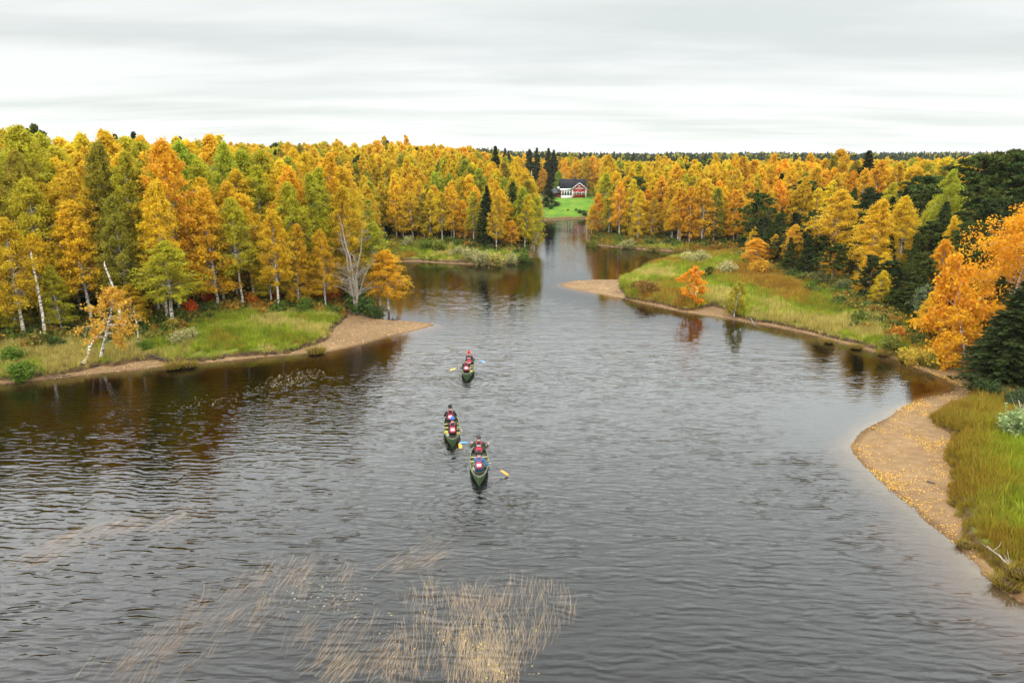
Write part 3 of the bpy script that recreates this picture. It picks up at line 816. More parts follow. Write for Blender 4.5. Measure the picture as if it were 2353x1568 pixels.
FEAT = [
 # left bank, front row
 ('b', 20, 640, 55, 1.0, 'yellow-green', 'small yellow-green birch at far left end of the near bank'),
 ('b', 55, 395, 58, 1.1, 'yellow-green', 'tall yellow-green birch with long white lower trunk near left edge'),
 ('b', 165, 452, 57.5, 1.15, 'golden', 'golden birch standing just right of the bare white snag'),
 ('b', 262, 372, 63, 1.3, 'olive', 'dark olive birch behind the leaning white trunks on the left bank'),
 ('b', 362, 303, 62, 1.25, 'orange', 'tallest orange-gold birch of the near left bank'),
 ('b', 372, 545, 57.5, 1.5, 'yellow-green', 'short birch with lime top standing before the tallest orange birch'),
 ('b', 290, 650, 56.5, 1.3, 'golden', 'short golden birch with two thick white stems on left bank'),
 ('b', 470, 420, 63, 1.05, 'golden', 'golden birch with slim white trunk beside the red shrubs'),
 ('b', 560, 435, 66, 1.25, 'golden', 'bright golden birch in the middle of the near left bank'),
 ('b', 620, 470, 64, 0.95, 'golden', 'golden birch left of the bare grey birch group'),
 ('b', 670, 505, 66, 0.95, 'amber', 'amber birch with thin crown close to the red shrubs'),
 ('b', 735, 520, 67, 0.9, 'amber', 'thin amber birch directly left of the big bare birch'),
 ('b', 862, 505, 71, 1.15, 'lime', 'lime-topped birch at the tip of the near left bank'),
 ('b', 886, 568, 70, 1.5, 'orange', 'low orange birch hanging over the water at bank tip'),
 ('b', 115, 600, 55.5, 0.9, 'yellow-green', 'young yellow-green birch between the snag and left edge'),
 ('b', 98, 292, 72, 1.1, 'yellow-green', 'tall birch breaking the skyline at upper left'),
 ('b', 30, 325, 68, 1.2, 'golden', 'tall golden birch filling the upper left corner of the wood'),
 # left cape
 ('b', 1206, 425, 116, 1.1, 'lime', 'lime-green birch leaning over channel at left cape tip'),
 ('b', 1228, 445, 118, 1.0, 'yellow-green', 'last yellow-green birch of the left cape, beside the channel'),
 ('b', 1150, 490, 113, 1.35, 'orange', 'small bright orange birch at the front of left cape'),
 ('b', 1175, 505, 112, 1.2, 'orange', 'small orange birch close to the left cape tip'),
 ('b', 1065, 455, 118, 1.0, 'orange', 'orange birch halfway along the left cape front'),
 ('b', 1000, 420, 124, 1.1, 'golden', 'golden birch behind the front trunks of left cape'),
 ('b', 945, 435, 120, 1.0, 'golden', 'golden birch near inner end of left cape'),
 # right cape
 ('b', 1376, 440, 137, 1.0, 'orange', 'round orange birch on right cape tip beside the channel'),
 ('b', 1360, 468, 136, 0.9, 'orange', 'low orange birch nearest the channel on right cape'),
 ('b', 1402, 432, 133, 1.0, 'yellow-green', 'yellow-green birch second in from right cape tip'),
 ('b', 1435, 430, 133, 1.1, 'orange', 'orange birch above white trunks near right cape tip'),
 ('b', 1535, 425, 131, 1.0, 'orange', 'orange birch in the middle of the right cape front'),
 ('b', 1600, 412, 128, 1.05, 'orange', 'tall orange birch toward inner end of right cape'),
 ('b', 1630, 405, 127, 0.9, 'golden', 'golden birch with long pale trunk on right cape'),
 ('b', 1690, 430, 124, 1.1, 'orange', 'orange birch just left of the lone dark pine'),
 # right meadow wood
 ('b', 1862, 503, 92, 0.95, 'amber', 'slim amber-orange birch with bare lower trunk behind meadow'),
 ('b', 1926, 428, 86, 1.5, 'golden', 'pointed golden birch in the middle of the right wood'),
 ('b', 1937, 334, 150, 1.6, 'amber', 'amber birch whose rounded top breaks the right skyline'),
 ('b', 1990, 373, 125, 1.25, 'orange', 'orange birch pointed top in front of the skyline spruce'),
 ('b', 1968, 520, 84, 1.0, 'golden', 'lower golden birch in front of the pointed golden one'),
 ('b', 2012, 450, 74, 1.3, 'golden', 'large golden birch with paired white trunks at meadow corner'),
 ('b', 2048, 410, 92, 1.15, 'yellow-green', 'yellow-green birch rising behind the paired white trunks'),
 ('b', 2090, 443, 75, 1.15, 'golden', 'golden birch with bright right side next to dark pines'),
 ('b', 2187, 380, 78, 0.85, 'lime', 'lime-green birch with pale trunk before the dark pines'),
 ('b', 2148, 452, 80, 0.95, 'yellow-green', 'yellow-green birch between the dark pines on the right'),
 ('b', 2192, 487, 68, 0.65, 'golden', 'slender golden birch beside the big orange tree'),
 ('b', 2158, 560, 70, 0.6, 'orange', 'slender orange birch standing in front of dark pines'),
 ('b', 2075, 372, 140, 1.3, 'golden', 'far golden birch in a gap right of skyline spruce'),
 ('b', 2175, 352, 118, 1.4, 'golden', 'far golden birch touching the skyline by dark pines'),
 ('b', 1745, 545, 92, 2.0, 'orange', 'short broad orange birch thicket at the meadow back'),
 ('b', 2050, 715, 60, 1.3, 'amber', 'tiny amber birch sapling above the meadow corner shrubs'),
]
nfe = 0
taken = []
for f in FEAT:
    k, px, yt, Y, w, tn, lb = f
    x, g, Ht = place(px, yt, Y)
    lod = NEAR if Y < 105 else MID
    pair = lod[nfe % len(lod)]
    ch = put_tree('birch_tree', pair, x, Y, Ht, 14.0, jitter_tint(TINTS[tn], rng, 0.06), lb, 'birch tree', None,
                  wide=w * min(1.7, (14.0 / Ht) ** 0.45))
    ch['feature'] = 1
    taken.append((x, Y)); nfe += 1

CON = [
 ('s', 1160, 338, 250, 1.0, 'dark spruce group member standing at left above the left cape'),
 ('s', 1168, 346, 246, 1.0, 'dark spruce right of its taller twin above left cape'),
 ('s', 1216, 340, 262, 1.15, 'tall dark spruce behind the flagpole, left one of a pair'),
 ('s', 1233, 337, 266, 1.15, 'tall dark spruce behind the flagpole, right one of a pair'),
 ('s', 1260, 338, 262, 1.2, 'tallest dark spruce left of house roof, at its back'),
 ('s', 1272, 342, 262, 1.25, 'broad dark spruce just left of the house roof'),
 ('s', 1300, 350, 300, 1.0, 'small dark spruce rising behind the house roof'),
 ('s', 1261, 399, 203, 1.25, 'dense dark spruce standing on lawn edge before the house'),
 ('s', 1414, 384, 240, 0.9, 'small dark spruce in the birches right of the house, left twin'),
 ('s', 1432, 390, 238, 1.0, 'small dark spruce in the birches right of the house, right twin'),
 ('s', 1998, 341, 118, 1.3, 'dark spruce with ragged top breaking the right skyline'),
 ('p', 1748, 438, 112, 1.25, 'lone dark pine between right cape and orange thicket'),
 ('p', 1798, 543, 91, 1.3, 'left dark pine beside the orange birch thicket'),
 ('p', 1832, 540, 90, 1.25, 'right dark pine beside the orange birch thicket'),
 ('p', 1851, 412, 118, 1.25, 'dark pine rising above the right meadow wood'),
 ('p', 1878, 460, 116, 1.3, 'green pine low between two golden birches'),
 ('p', 1908, 420, 118, 1.1, 'dark pine immediately left of the pointed golden birch'),
 ('p', 1950, 455, 112, 1.1, 'dark pine showing right of the pointed golden birch'),
 ('p', 2130, 400, 95, 1.7, 'broad dark pine left of the lime-green birch'),
 ('p', 2262, 345, 84, 1.55, 'broad dark pine, leftmost of the tall pines at upper right'),
 ('p', 2310, 333, 86, 1.6, 'tall dark pine in the middle of upper right pines'),
 ('p', 2365, 336, 82, 1.6, 'tall dark pine cut by the right picture edge'),
 ('p', 2225, 420, 84, 1.4, 'dark pine filling behind the slender golden birches'),
 ('p', 2290, 450, 76, 1.5, 'dark pine above the top of the big orange tree'),
 ('p', 2126, 575, 66, 1.0, 'young green pine with pointed top at wood edge'),
 ('p', 2245, 505, 66, 1.1, 'green pine just left of the big orange tree'),
 ('p', 2215, 560, 64, 1.1, 'lower green pine tucked beside the big orange tree'),
 ('p', 2100, 648, 62, 1.5, 'low bushy pine below the golden birches, left'),
 ('p', 2060, 668, 63, 1.6, 'low bushy pine at meadow corner under paired trunks'),
 ('p', 2160, 640, 60, 1.5, 'low bushy pine right of the pale aspen'),
 ('p', 2130, 600, 70, 1.2, 'dark pine behind the pale aspen'),
 ('s', 2345, 660, 43, 1.5, 'dark grey-green spruce at the right edge above the grass'),
 ('s', 2300, 735, 46, 1.6, 'low dark spruce beneath the big orange tree'),
 ('s', 2390, 600, 46, 1.4, 'dark spruce cut off by right edge behind grass'),
 ('s', 305, 296, 100, 0.9, 'dark spruce tip above the left birches, left one'),
 ('s', 412, 308, 105, 0.9, 'dark spruce tip above the left birches, right one'),
 ('p', 65, 272, 84, 0.8, 'thin dark pine highest on the left skyline'),
 ('s', 262, 302, 110, 0.9, 'blue-green spruce tip left of the dark spruce tip'),
 ('s', 915, 375, 170, 0.8, 'green spruce among the golden birches of left cape'),
 ('s', 928, 345, 300, 0.8, 'far dark spruce pair above left cape, left one'),
 ('s', 942, 347, 300, 0.8, 'far dark spruce pair above left cape, right one'),
 ('p', 1630, 632, 82, 1.1, 'small dark pine standing alone on the meadow'),
]
nco = 0
for k, px, yt, Y, w, lb in CON:
    x, g, Ht = place(px, yt, Y)
    Ht = max(Ht, 1.5)
    if k == 's':
        put_tree('spruce_tree', SPN if Y < 50 else SPR[nco % 3], x, Y, Ht, 12 if Y < 50 else 14, jitter_tint(C_SPRUCE, rng, 0.12), lb, 'spruce tree', None, wide=w * (14 / Ht) ** 0.35)
    else:
        put_tree('pine_tree', PIN[nco % 4] if Ht > 6 else PIN[3], x, Y, Ht, 13, jitter_tint(C_PINE, rng, 0.15), lb, 'pine tree', None, wide=w * (13 / Ht) ** 0.35)
    taken.append((x, Y)); nco += 1

# the big orange tree and the bare birches
def at_row(px, py, z=0.9):
    p = at(px, py, z); return p[0], p[1]

rg = np.random.default_rng(77)
bx, by = atY(2305, 800, 53)[:2]
big = birch('big_birch', rg, 14.0, 4.3, 0.08, 30000, 0.15, nb=120, stems=2, elev=0.5, droop=0.45, shape=0.6)
put_tree('birch_tree', big, bx, by, atY(2330, 415, 53)[2] - tz(bx, by), 14.0, (0.74, 0.37, 0.014), 'big spreading orange birch leaning out at the right edge', 'birch tree', None, 1.0, 0.4)
lo = birch('low_birch', rg, 5.0, 2.0, 0.08, 6500, 0.14, nb=40, stems=2, elev=0.3)
x, g, Ht = place(2232, 700, 49)
put_tree('birch_tree', lo, x, 49, Ht, 5.0, (0.72, 0.38, 0.014), 'low golden-orange branches hanging over sand below the big tree', 'birch tree', None, 1.1, 1.0)
x, g, Ht = place(2228, 560, 52)
put_tree('birch_tree', lo, x, 52, Ht, 5.0, (0.74, 0.36, 0.014), 'orange birch at left foot of the big spreading tree', 'birch tree', None, 0.75, 2.3)
taken += [(bx, by)]

# fill: birches and conifers
taken = np.array(taken)
keep = np.ones(len(Pall), bool)
for tx, ty in taken:
    keep &= (Pall[:, 0] - tx) ** 2 + (Pall[:, 1] - ty) ** 2 > 1.3 ** 2
Pall, Hh, od, inR1 = Pall[keep], Hh[keep], od[keep], inR1[keep]
n = len(Pall)
X, Y_ = Pall[:, 0], Pall[:, 1]
n_big = vnoise(Pall, 22, 21); n_sm = vnoise(Pall, 5, 22); u1 = rng.random(n); u2 = rng.random(n)
con = (vnoise(Pall, 34, 23) + 0.25 * u2 > 0.97) & (Y_ > 150)
con |= (u1 < 0.03) & (Y_ > 95)
con |= inR1 & (u2 < np.where(X > Y_ * 0.60, 0.7, 0.6))
con |= (Y_ > 400) & (u2 < 0.2 + 0.4 * sstep(380, 600, Y_))
reg = np.array([region(0, b, a_) for a_, b in Pall])
base = np.select([reg == 'L1', reg == 'L2', reg == 'R2', reg == 'R1', reg == 'H'], [13.9, 9.2, 9.8, 9.0, 13.0])
rise = np.select([reg == 'L1', reg == 'L2', reg == 'R2', reg == 'R1', reg == 'H'], [1.6, 5.0, 3.2, 3.0, 0.5])
TH = base + rise * sstep(2, 22, od) + rng.normal(size=n) * 1.0 - 1.8 * (rng.random(n) < 0.12)
TH = np.where((reg == 'L1') & (od < 4), TH - 2.5 - 5.5 * rng.random(n) ** 2, TH)
TH = np.where(Y_ > 250, np.minimum(TH, 13.4 + rng.normal(size=n) * 0.8) + 1.2 * (X < 0), TH)
TH = np.where(con & (Y_ > 380), 13.5 + 3.6 * rng.random(n) ** 1.5 + 1.5 * vnoise(Pall, 60, 29), TH)
TH = np.maximum(TH, 3.2)
TH = np.where(inR1 & con, TH * 1.15, TH)
TH = np.where(inR1 & (Y_ < 112), TH * (0.46 + 0.022 * np.minimum(od, 12)), TH)
# the cape tips taper down towards the channel
_zt = Hh + TH
_px, _py, _dp = topix(np.column_stack([Pall, _zt]))
_lim = np.interp(_px, [1180, 1190, 1210, 1230, 1243], [300, 359, 387, 430, 500])
_cut = (_px > 1180) & (_px < 1250) & (Y_ < 188) & (_py < _lim)
TH = np.where(_cut, np.maximum(2.5, TH - (_lim - _py) / F * _dp), TH)
cls = np.array(['golden'] * n, dtype=object)
k = n_big * 0.5 + n_sm * 0.25 + rng.random(n) * 0.35
cls[k < 0.33] = 'yellow-green'; cls[k < 0.23] = 'lime'; cls[(k > 0.66)] = 'amber'; cls[k > 0.73] = 'orange'
ol = (rng.random(n) < 0.08); cls[ol] = 'olive'
leftish = (reg == 'L1') & (X < -16) & (rng.random(n) < 0.22); cls[leftish] = 'yellow-green'
tint = np.array([TINTS[c] for c in cls]) * rng.uniform(0.9, 1.1, (n, 3)) * rng.uniform(0.85, 1.1, (n, 1))

bi = np.where(~con)[0]
dep = Y_[bi]
inview = (np.abs(X[bi]) < (Y_[bi] * cp + 4) * 0.755)
score = TH[bi] / dep * np.exp(-od[bi] / 9.0) * inview
order = np.argsort(-score)
NIND = 300 - nfe - 3
ind = bi[order[:NIND]]; rest = bi[order[NIND:]]

ORD = ['first', 'second', 'third', 'fourth', 'fifth', 'sixth', 'seventh', 'eighth', 'ninth', 'tenth', 'eleventh', 'twelfth', 'thirteenth', 'fourteenth',
       'fifteenth', 'sixteenth', 'seventeenth', 'eighteenth', 'nineteenth', 'twentieth', 'twenty-first', 'twenty-second', 'twenty-third', 'twenty-fourth', 'twenty-fifth', 'twenty-sixth']
for tens, w_ in ((20, 'twenty'), (30, 'thirty'), (40, 'forty'), (50, 'fifty'), (60, 'sixty'), (70, 'seventy')):
    del ORD[tens - 1:]
    ORD += [w_[:-1] + 'ieth'] + [w_ + '-' + v for v in ORD[:9]]
classes = {}
for i in ind:
    row = 'front row' if od[i] < 3.2 else ('second row' if od[i] < 6.2 else ('third row' if od[i] < 10 else 'back rows'))
    hs = 'short' if TH[i] < base[i] - 2.2 and reg[i] == 'L1' else ''
    classes.setdefault((reg[i], row, cls[i], hs), []).append(i)
for (rgn, row, c, hs), lst in classes.items():
    lst.sort(key=lambda i: X[i] / Y_[i])
    for j, i in enumerate(lst):
        lod = NEAR if Y_[i] < 92 else MID
        o_ = (ORD[j] + ' ') if len(lst) > 1 else 'only '
        lab = '%s%s%s birch from the left in %s of %s' % (o_, (hs + ' ') if hs else '', c, row, RNAME[rgn])
        if len(lst) == 1: lab = 'the one %s%s birch in %s of %s' % ((hs + ' ') if hs else '', c, row, RNAME[rgn])
        put_tree('birch_tree', lod[int(rng.integers(len(lod)))], X[i], Y_[i], TH[i], 14.0, tint[i], lab, 'birch tree', 'birches of the ' + RNAME[rgn],
                 wide=rng.uniform(0.9, 1.2) * (14 / TH[i]) ** 0.35, z=Hh[i])

def fill(name, ids, near, far, bh, lim, tints):
    allp = [joined(name + '_p', *p) for p in near] + [joined(name + '_q', *p) for p in far]
    idx = np.where(Y_[ids] < lim, rng.integers(0, len(near), len(ids)), len(near) + rng.integers(0, len(far), len(ids)))
    s = TH[ids] / bh
    w = s * rng.uniform(0.9, 1.2, len(ids)) * (bh / TH[ids]) ** 0.35
    return scatter(name, allp, np.column_stack([X[ids], Y_[ids], Hh[ids]]), rng.random(len(ids)) * 6.28, np.column_stack([w, w, s]), tints, idx)

fill('birch_forest', rest, MID, FAR, 14.0, 170, tint[rest])
ci_ = np.where(con)[0]
ct = np.where((rng.random(len(ci_)) < 0.5)[:, None], C_SPRUCE, C_PINE) * rng.uniform(0.8, 1.3, (len(ci_), 1))
cn = ci_
fill('conifer_forest', cn, SPR + PIN, SPF + PIF, 14.0, 150, ct)

# the far dark forest up to the horizon
PF = lay((-1500, 1500), (620, 1500), 8.5)
PF = np.concatenate([PF, lay((-2800, 2800), (1500, 3200), 26)])
PF = PF[np.abs(PF[:, 0]) < PF[:, 1] * 0.86]
hf, _, _ = terrain(PF)
nf = len(PF)
yb = (rng.random(nf) < 0.18 * sstep(1100, 650, PF[:, 1]) * 2)
sf = (0.8 + 0.55 * rng.random(nf) ** 2 + 0.15 * vnoise(PF, 90, 31)) * np.where(PF[:, 1] > 1500, 1.1, 1.0)
wf = np.where(PF[:, 1] > 1500, 2.2, 1.15) * sf
tf = np.where(yb[:, None], np.array(TINTS['yellow-green']), np.where((rng.random(nf) < 0.6)[:, None], C_SPRUCE * 1.1, C_PINE)) * rng.uniform(0.8, 1.2, (nf, 1))
idx = np.where(yb, 5 + rng.integers(0, 2, nf), rng.integers(0, 5, nf))
scatter('far_forest', [joined('ff', *p) for p in SPF + PIF + FAR[:2]], np.column_stack([PF, hf]), rng.random(nf) * 6.28, np.column_stack([wf, wf, sf]), tf, idx)

# ------------------------------------------------------------------ bare trees, snags
def bare_tree(name, rg, H, stems, nb, r0, spread=0.2, twigs=True):
    """trunk Bag with limbs; returns trunk mesh, branch mesh"""
    tb = Bag(); bb = Bag()
    for st in range(stems):
        t = np.linspace(0, 1, 8); az = rg.random() * 6.28
        ln = spread * H * (0.3 + 0.7 * rg.random())
        Hs = H * rg.uniform(0.75, 1.0)
        w = np.cumsum(rg.normal(size=(8, 2)) * 0.01 * H, 0)
        p = np.column_stack([math.cos(az) * ln * t ** 1.2 + w[:, 0], math.sin(az) * ln * t ** 1.2 + w[:, 1], Hs * t - 0.2])
        p[0, :2] = rg.normal(size=2) * 0.12
        tb.add(*tube(p, r0 * (1 - t) ** 0.8 + 0.015, 6))
        for i in range(nb):
            s0 = rg.uniform(0.2, 0.97); az2 = rg.random() * 6.28; L = H * 0.22 * (1.15 - s0) * rg.uniform(0.5, 1.4)
            b0 = np.array([np.interp(s0, t, p[:, j]) for j in range(3)])
            s = np.linspace(0, 1, 4)
            bp_ = b0 + np.column_stack([math.cos(az2) * L * s, math.sin(az2) * L * s, L * (0.7 * s - 0.2 * s ** 2)]) + rg.normal(size=(4, 3)) * 0.05 * L * s[:, None]
            bb.add(*tube(bp_, (r0 * 0.3 * (1.1 - s0) + 0.008) * (1 - 0.8 * s), 4))
            if twigs:
                for _ in range(7):
                    f_ = rg.uniform(0.3, 1.0); q0 = np.array([np.interp(f_, s, bp_[:, j]) for j in range(3)])
                    d_ = rg.normal(size=3) * 0.4; d_[2] = abs(d_[2]); d_ *= L * 0.5
                    bb.add(*tube(np.array([q0, q0 + d_ * 0.5 + rg.normal(size=3) * 0.04, q0 + d_]), [0.012, 0.009, 0.004], 3))
    return tb.mesh(name + '_trunk', [M_DEAD], True), bb.mesh(name + '_branch', [M_DEAD])

def put_bare(pair, x, y, label, cat='bare tree', name='bare_birch', lean=(0, 0)):
    e_ = empty(name, (x, y, tz(x, y)), 0)
    e_.rotation_euler = (lean[0], lean[1], 0)
    tag(e_, label, cat)
    link('trunk', pair[0], e_)
    if pair[1]: tag(link('branches', pair[1], e_), kind='stuff')
    return e_

x, g, Ht = place(806, 492, 67.2)
put_bare(bare_tree('bare', np.random.default_rng(9), Ht * 1.04, 3, 22, 0.14, 0.26), x, 67, 'big many-stemmed bare grey birch at the point of left bank')
x, g, Ht = place(860, 520, 68.5)
put_bare(bare_tree('bare_b', np.random.default_rng(14), 8.0, 1, 12, 0.1, 0.12), *at_row(812, 700), 'thin bare birch leaning right beside the many-stemmed one', lean=(0, 0.35))

def snag(rg, H, r0, bend=0.3, top=0.45):
    t = np.linspace(0, 1, 8)
    p = np.column_stack([bend * np.sin(t * 3) * 0.5, rg.normal(size=8) * 0.03, H * t - 0.1])
    V, Q = tube(p, r0 * (1 - (1 - top) * t), 8)
    b = Bag(); b.add(V, Q)
    # broken tip
    tip = p[-1]
    b.add(*tube(np.array([tip, tip + [0.04, 0, 0.12], tip + [0.09, 0.02, 0.34]]), [r0 * top, r0 * top * 0.6, 0.008], 5))
    br = Bag()
    for i in range(3):
        q0 = p[3 + i]
        br.add(*tube(np.array([q0, q0 + [rg.normal() * 0.2, rg.normal() * 0.2, 0.15], q0 + [rg.normal() * 0.4, rg.normal() * 0.4, 0.35]]), [0.03, 0.02, 0.008], 4))
    return b.mesh('snag_trunk', [M_BARK], True), br.mesh('snag_stub', [M_DEAD])

x, yy = at_row(107, 782)
_, _, Ht = place(112, 582, yy)
put_bare(snag(np.random.default_rng(3), Ht, 0.13, 0.12), x, yy, 'bare white birch snag broken off halfway on left bank', 'dead tree', 'birch_snag')
x, yy = at_row(96, 790)
put_bare(snag(np.random.default_rng(4), 0.9, 0.14, 0, 0.8), x, yy, 'short white birch stump at foot of the bare snag', 'tree stump', 'birch_stump')
x, yy = at_row(284, 772); 
put_bare(snag(np.random.default_rng(5), 6.0, 0.14, 0.5), x, yy, 'white broken birch trunk leaning left behind short golden birch', 'dead tree', 'birch_snag', lean=(0, -0.12))
x, yy = at_row(318, 795)
put_bare(snag(np.random.default_rng(6), 3.1, 0.06, 0.2), x, yy, 'thin white broken stem standing near the shrubs on left bank', 'dead tree', 'birch_snag')
# leaning birch at the bank
x, yy = at_row(232, 828, 0.4)
ln = birch('leaning', np.random.default_rng(31), 6.2, 1.5, 0.28, 2600, 0.14, nb=26, r0=0.12, sparse=0.7)
put_tree('birch_tree', ln, x, yy, 6.2, 6.2, (0.62, 0.36, 0.04), 'small birch leaning right over the bank with thin pale leaves', 'birch tree', None, 1.0, 0.0, lean=(0.1, 0.38))
# aspen at the meadow corner
x, g, Ht = place(2130, 650, 58)
asp = birch('aspen', np.random.default_rng(33), 6, 1.4, 0.15, 1800, 0.16, nb=26, r0=0.06, sparse=0.55)
put_tree('aspen_tree', asp, x, 58, Ht, 6, (0.17, 0.22, 0.10), 'thin pale grey-green aspen with white stem before dark pines', 'aspen tree', None, 1.0, 0.0)
# small trees on the meadow
x, yy = at_row(1591, 692, 0.8); _, _, Ht = place(1591, 610, yy)
sm = birch('sapling', np.random.default_rng(35), 5, 1.3, 0.15, 2600, 0.17, nb=28, stems=2, r0=0.06)
put_tree('birch_tree', sm, x, yy, Ht, 5, (0.72, 0.30, 0.012), 'small orange birch alone on meadow beside a small pine', 'birch tree', None, 1.1)
x, yy = at_row(1691, 712, 0.8); _, _, Ht = place(1691, 642, yy)
put_tree('birch_tree', sm, x, yy, Ht, 5, (0.36, 0.30, 0.02), 'thin yellow-green sapling at meadow edge right of small pine', 'birch tree', None, 0.8)

# ------------------------------------------------------------------ shrubs
BUSH = [bush('bush', np.random.default_rng(500 + i), 1.6, 1.1, 1700, 0.13) for i in range(4)]
def put_bush(px, py, Y, wpx, tintv, label, name='willow_shrub', cat='shrub', hz=1.0, z=0.8, group=None):
    if Y is None: x, yy = at_row(px, py, z)
    else: x, yy = atY(px, py, Y)[:2]
    dep_ = yy * cp + 4
    s = wpx / F * dep_ / 2.4
    e_ = empty(name, (x, yy, tz(x, yy)), rng.random() * 6.28); e_.scale = (s, s, s * hz)
    if tintv[0] > .54 and tintv[1] < .21: e_.scale = (s * 1.15, s * 1.15, s * 2.1); e_.location.y -= .9; e_.location.z = tz(x, yy - .9)
    tag(e_, label, cat, group)
    pr = BUSH[int(rng.integers(4))]
    link('stems', pr[0], e_); c_ = link('leaves', pr[1], e_); c_['tint'] = [float(v) for v in tintv]
    return e_
GRN = (0.11, 0.18, 0.012); PALE = (0.36, 0.33, 0.13); RED = (0.62, 0.10, 0.012); BRN = (0.22, 0.12, 0.02); YEL = (0.50, 0.36, 0.04); DGR = (0.05, 0.09, 0.015)
SH = [
 (48, 850, 70, GRN, 'bright green shrub at water edge, far left'), (25, 828, 60, GRN, 'second green shrub behind the water-edge one at far left'),
 (410, 790, 52, PALE, 'pale willow shrub on the left bank meadow'), (440, 782, 40, PALE, 'smaller pale willow shrub right of larger one'),
 (330, 800, 40, GRN, 'low green shrub beside the thin broken stem'), (400, 762, 36, YEL, 'yellow shrub at wood edge behind pale willow'),
 (452, 735, 30, RED, 'fire-red rowan shrub at the foot of left bank birches'), (487, 712, 28, RED, 'orange-red rowan shrub right of the fire-red one'),
 (640, 700, 26, RED, 'red rowan shrub in the middle of left wood edge'), (768, 690, 42, (0.55, 0.14, 0.015), 'red-orange shrub left of bare birch foot'),
 (722, 694, 30, RED, 'red shrub between two thin trunks near bare birch'), (590, 712, 26, (0.6, 0.2, 0.012), 'orange shrub under golden birch on left bank'),
 (835, 706, 70, (0.06, 0.10, 0.012), 'dark green overhanging shrub at the left bank point'), (862, 712, 44, (0.05, 0.08, 0.012), 'dark shrub dipping into water at bank point'),
 (700, 718, 50, (0.10, 0.15, 0.015), 'green shrub behind sand spit at wood edge'), (640, 722, 40, (0.10, 0.15, 0.015), 'green shrub left along the wood edge behind meadow'),
 (1080, 592, 44, PALE, 'pale willow on left cape shore, leftmost'), (1108, 596, 46, PALE, 'large pale willow at left cape shore'), (1140, 597, 48, (0.40, 0.34, 0.08), 'yellowish willow at left cape shore'),
 (1172, 593, 40, PALE, 'pale willow near left cape tip'), (1050, 586, 34, PALE, 'small pale willow inner left cape shore'), (1205, 588, 34, (0.10, 0.15, 0.015), 'green shrub on left cape tip'),
 (980, 577, 40, (0.16, 0.2, 0.02), 'green shrub line at left cape, inner one'), (1010, 580, 42, (0.2, 0.22, 0.02), 'green-yellow shrub at left cape wood edge'), (935, 572, 34, PALE, 'pale shrub at left cape inner shore'),
 (1360, 555, 34, (0.16, 0.16, 0.015), 'low green-brown shrub on right cape tip'), (1385, 560, 36, (0.30, 0.16, 0.02), 'brown shrub beside right cape tip'), (1440, 560, 34, PALE, 'pale shrub below right cape birches'),
 (1500, 566, 30, (0.3, 0.25, 0.05), 'straw-coloured shrub on right cape shore'), (1560, 570, 30, (0.28, 0.2, 0.03), 'brown-yellow shrub on right cape shore'),
 (1610, 612, 46, PALE, 'pale willow on the meadow behind orange birch'), (1666, 638, 48, (0.42, 0.38, 0.16), 'straw-pale willow on the meadow'), (1582, 606, 34, (0.46, 0.42, 0.16), 'small straw willow at back of meadow'),
 (1491, 672, 52, BRN, 'brown bush near the sand tongue on meadow'), (1462, 662, 36, BRN, 'small brown bush at the meadow tip'),
 (1688, 706, 40, (0.16, 0.17, 0.02), 'olive bush under the thin sapling'), (1740, 640, 60, (0.5, 0.26, 0.015), 'orange bush below the orange thicket'),
 (1815, 655, 40, DGR, 'dark shrub before the paired pines'), (1880, 672, 46, (0.12, 0.11, 0.03), 'dull green bush behind meadow'), (1935, 692, 52, (0.10, 0.12, 0.04), 'grey-green bush at the meadow back'),
 (1985, 712, 52, (0.07, 0.10, 0.03), 'dark bush left of brown round bush'), (2003, 735, 40, (0.26, 0.13, 0.02), 'round brown bush at foot of golden birches'),
 (2045, 790, 50, (0.17, 0.18, 0.02), 'green bush at the meadow corner by beach'), (2090, 812, 54, YEL, 'yellow-leaved bush at the beach corner'), (2125, 815, 54, YEL, 'second yellow-leaved bush at beach corner'),
 (2140, 822, 44, (0.16, 0.16, 0.02), 'olive bush nearest the sand corner'), (2060, 775, 44, (0.55, 0.22, 0.02), 'small orange bush above beach corner bushes'), (2105, 790, 44, DGR, 'dark bush behind the yellow ones at beach corner'),
 (2160, 790, 40, DGR, 'dark bush beside sand gap'), (2275, 900, 60, (0.05, 0.08, 0.02), 'dark green bush at top of foreground grass'), (2330, 930, 70, (0.06, 0.09, 0.03), 'dark bush at right edge over the foreground grass'),
 (2340, 1010, 110, (0.26, 0.33, 0.13), 'pale grey-green willow at right edge in foreground grass'),
 (2300, 850, 80, (0.05, 0.07, 0.03), 'dark grey bush under the big orange tree'), (2345, 840, 80, (0.06, 0.06, 0.045), 'brownish-grey bush at right edge under spruces'),
 (1432, 480, 22, DGR, 'dark bush at lawn edge by the right birches'),
]
for (px, py, w, tn, lb) in SH:
    put_bush(px, py, None, w, tn, lb)
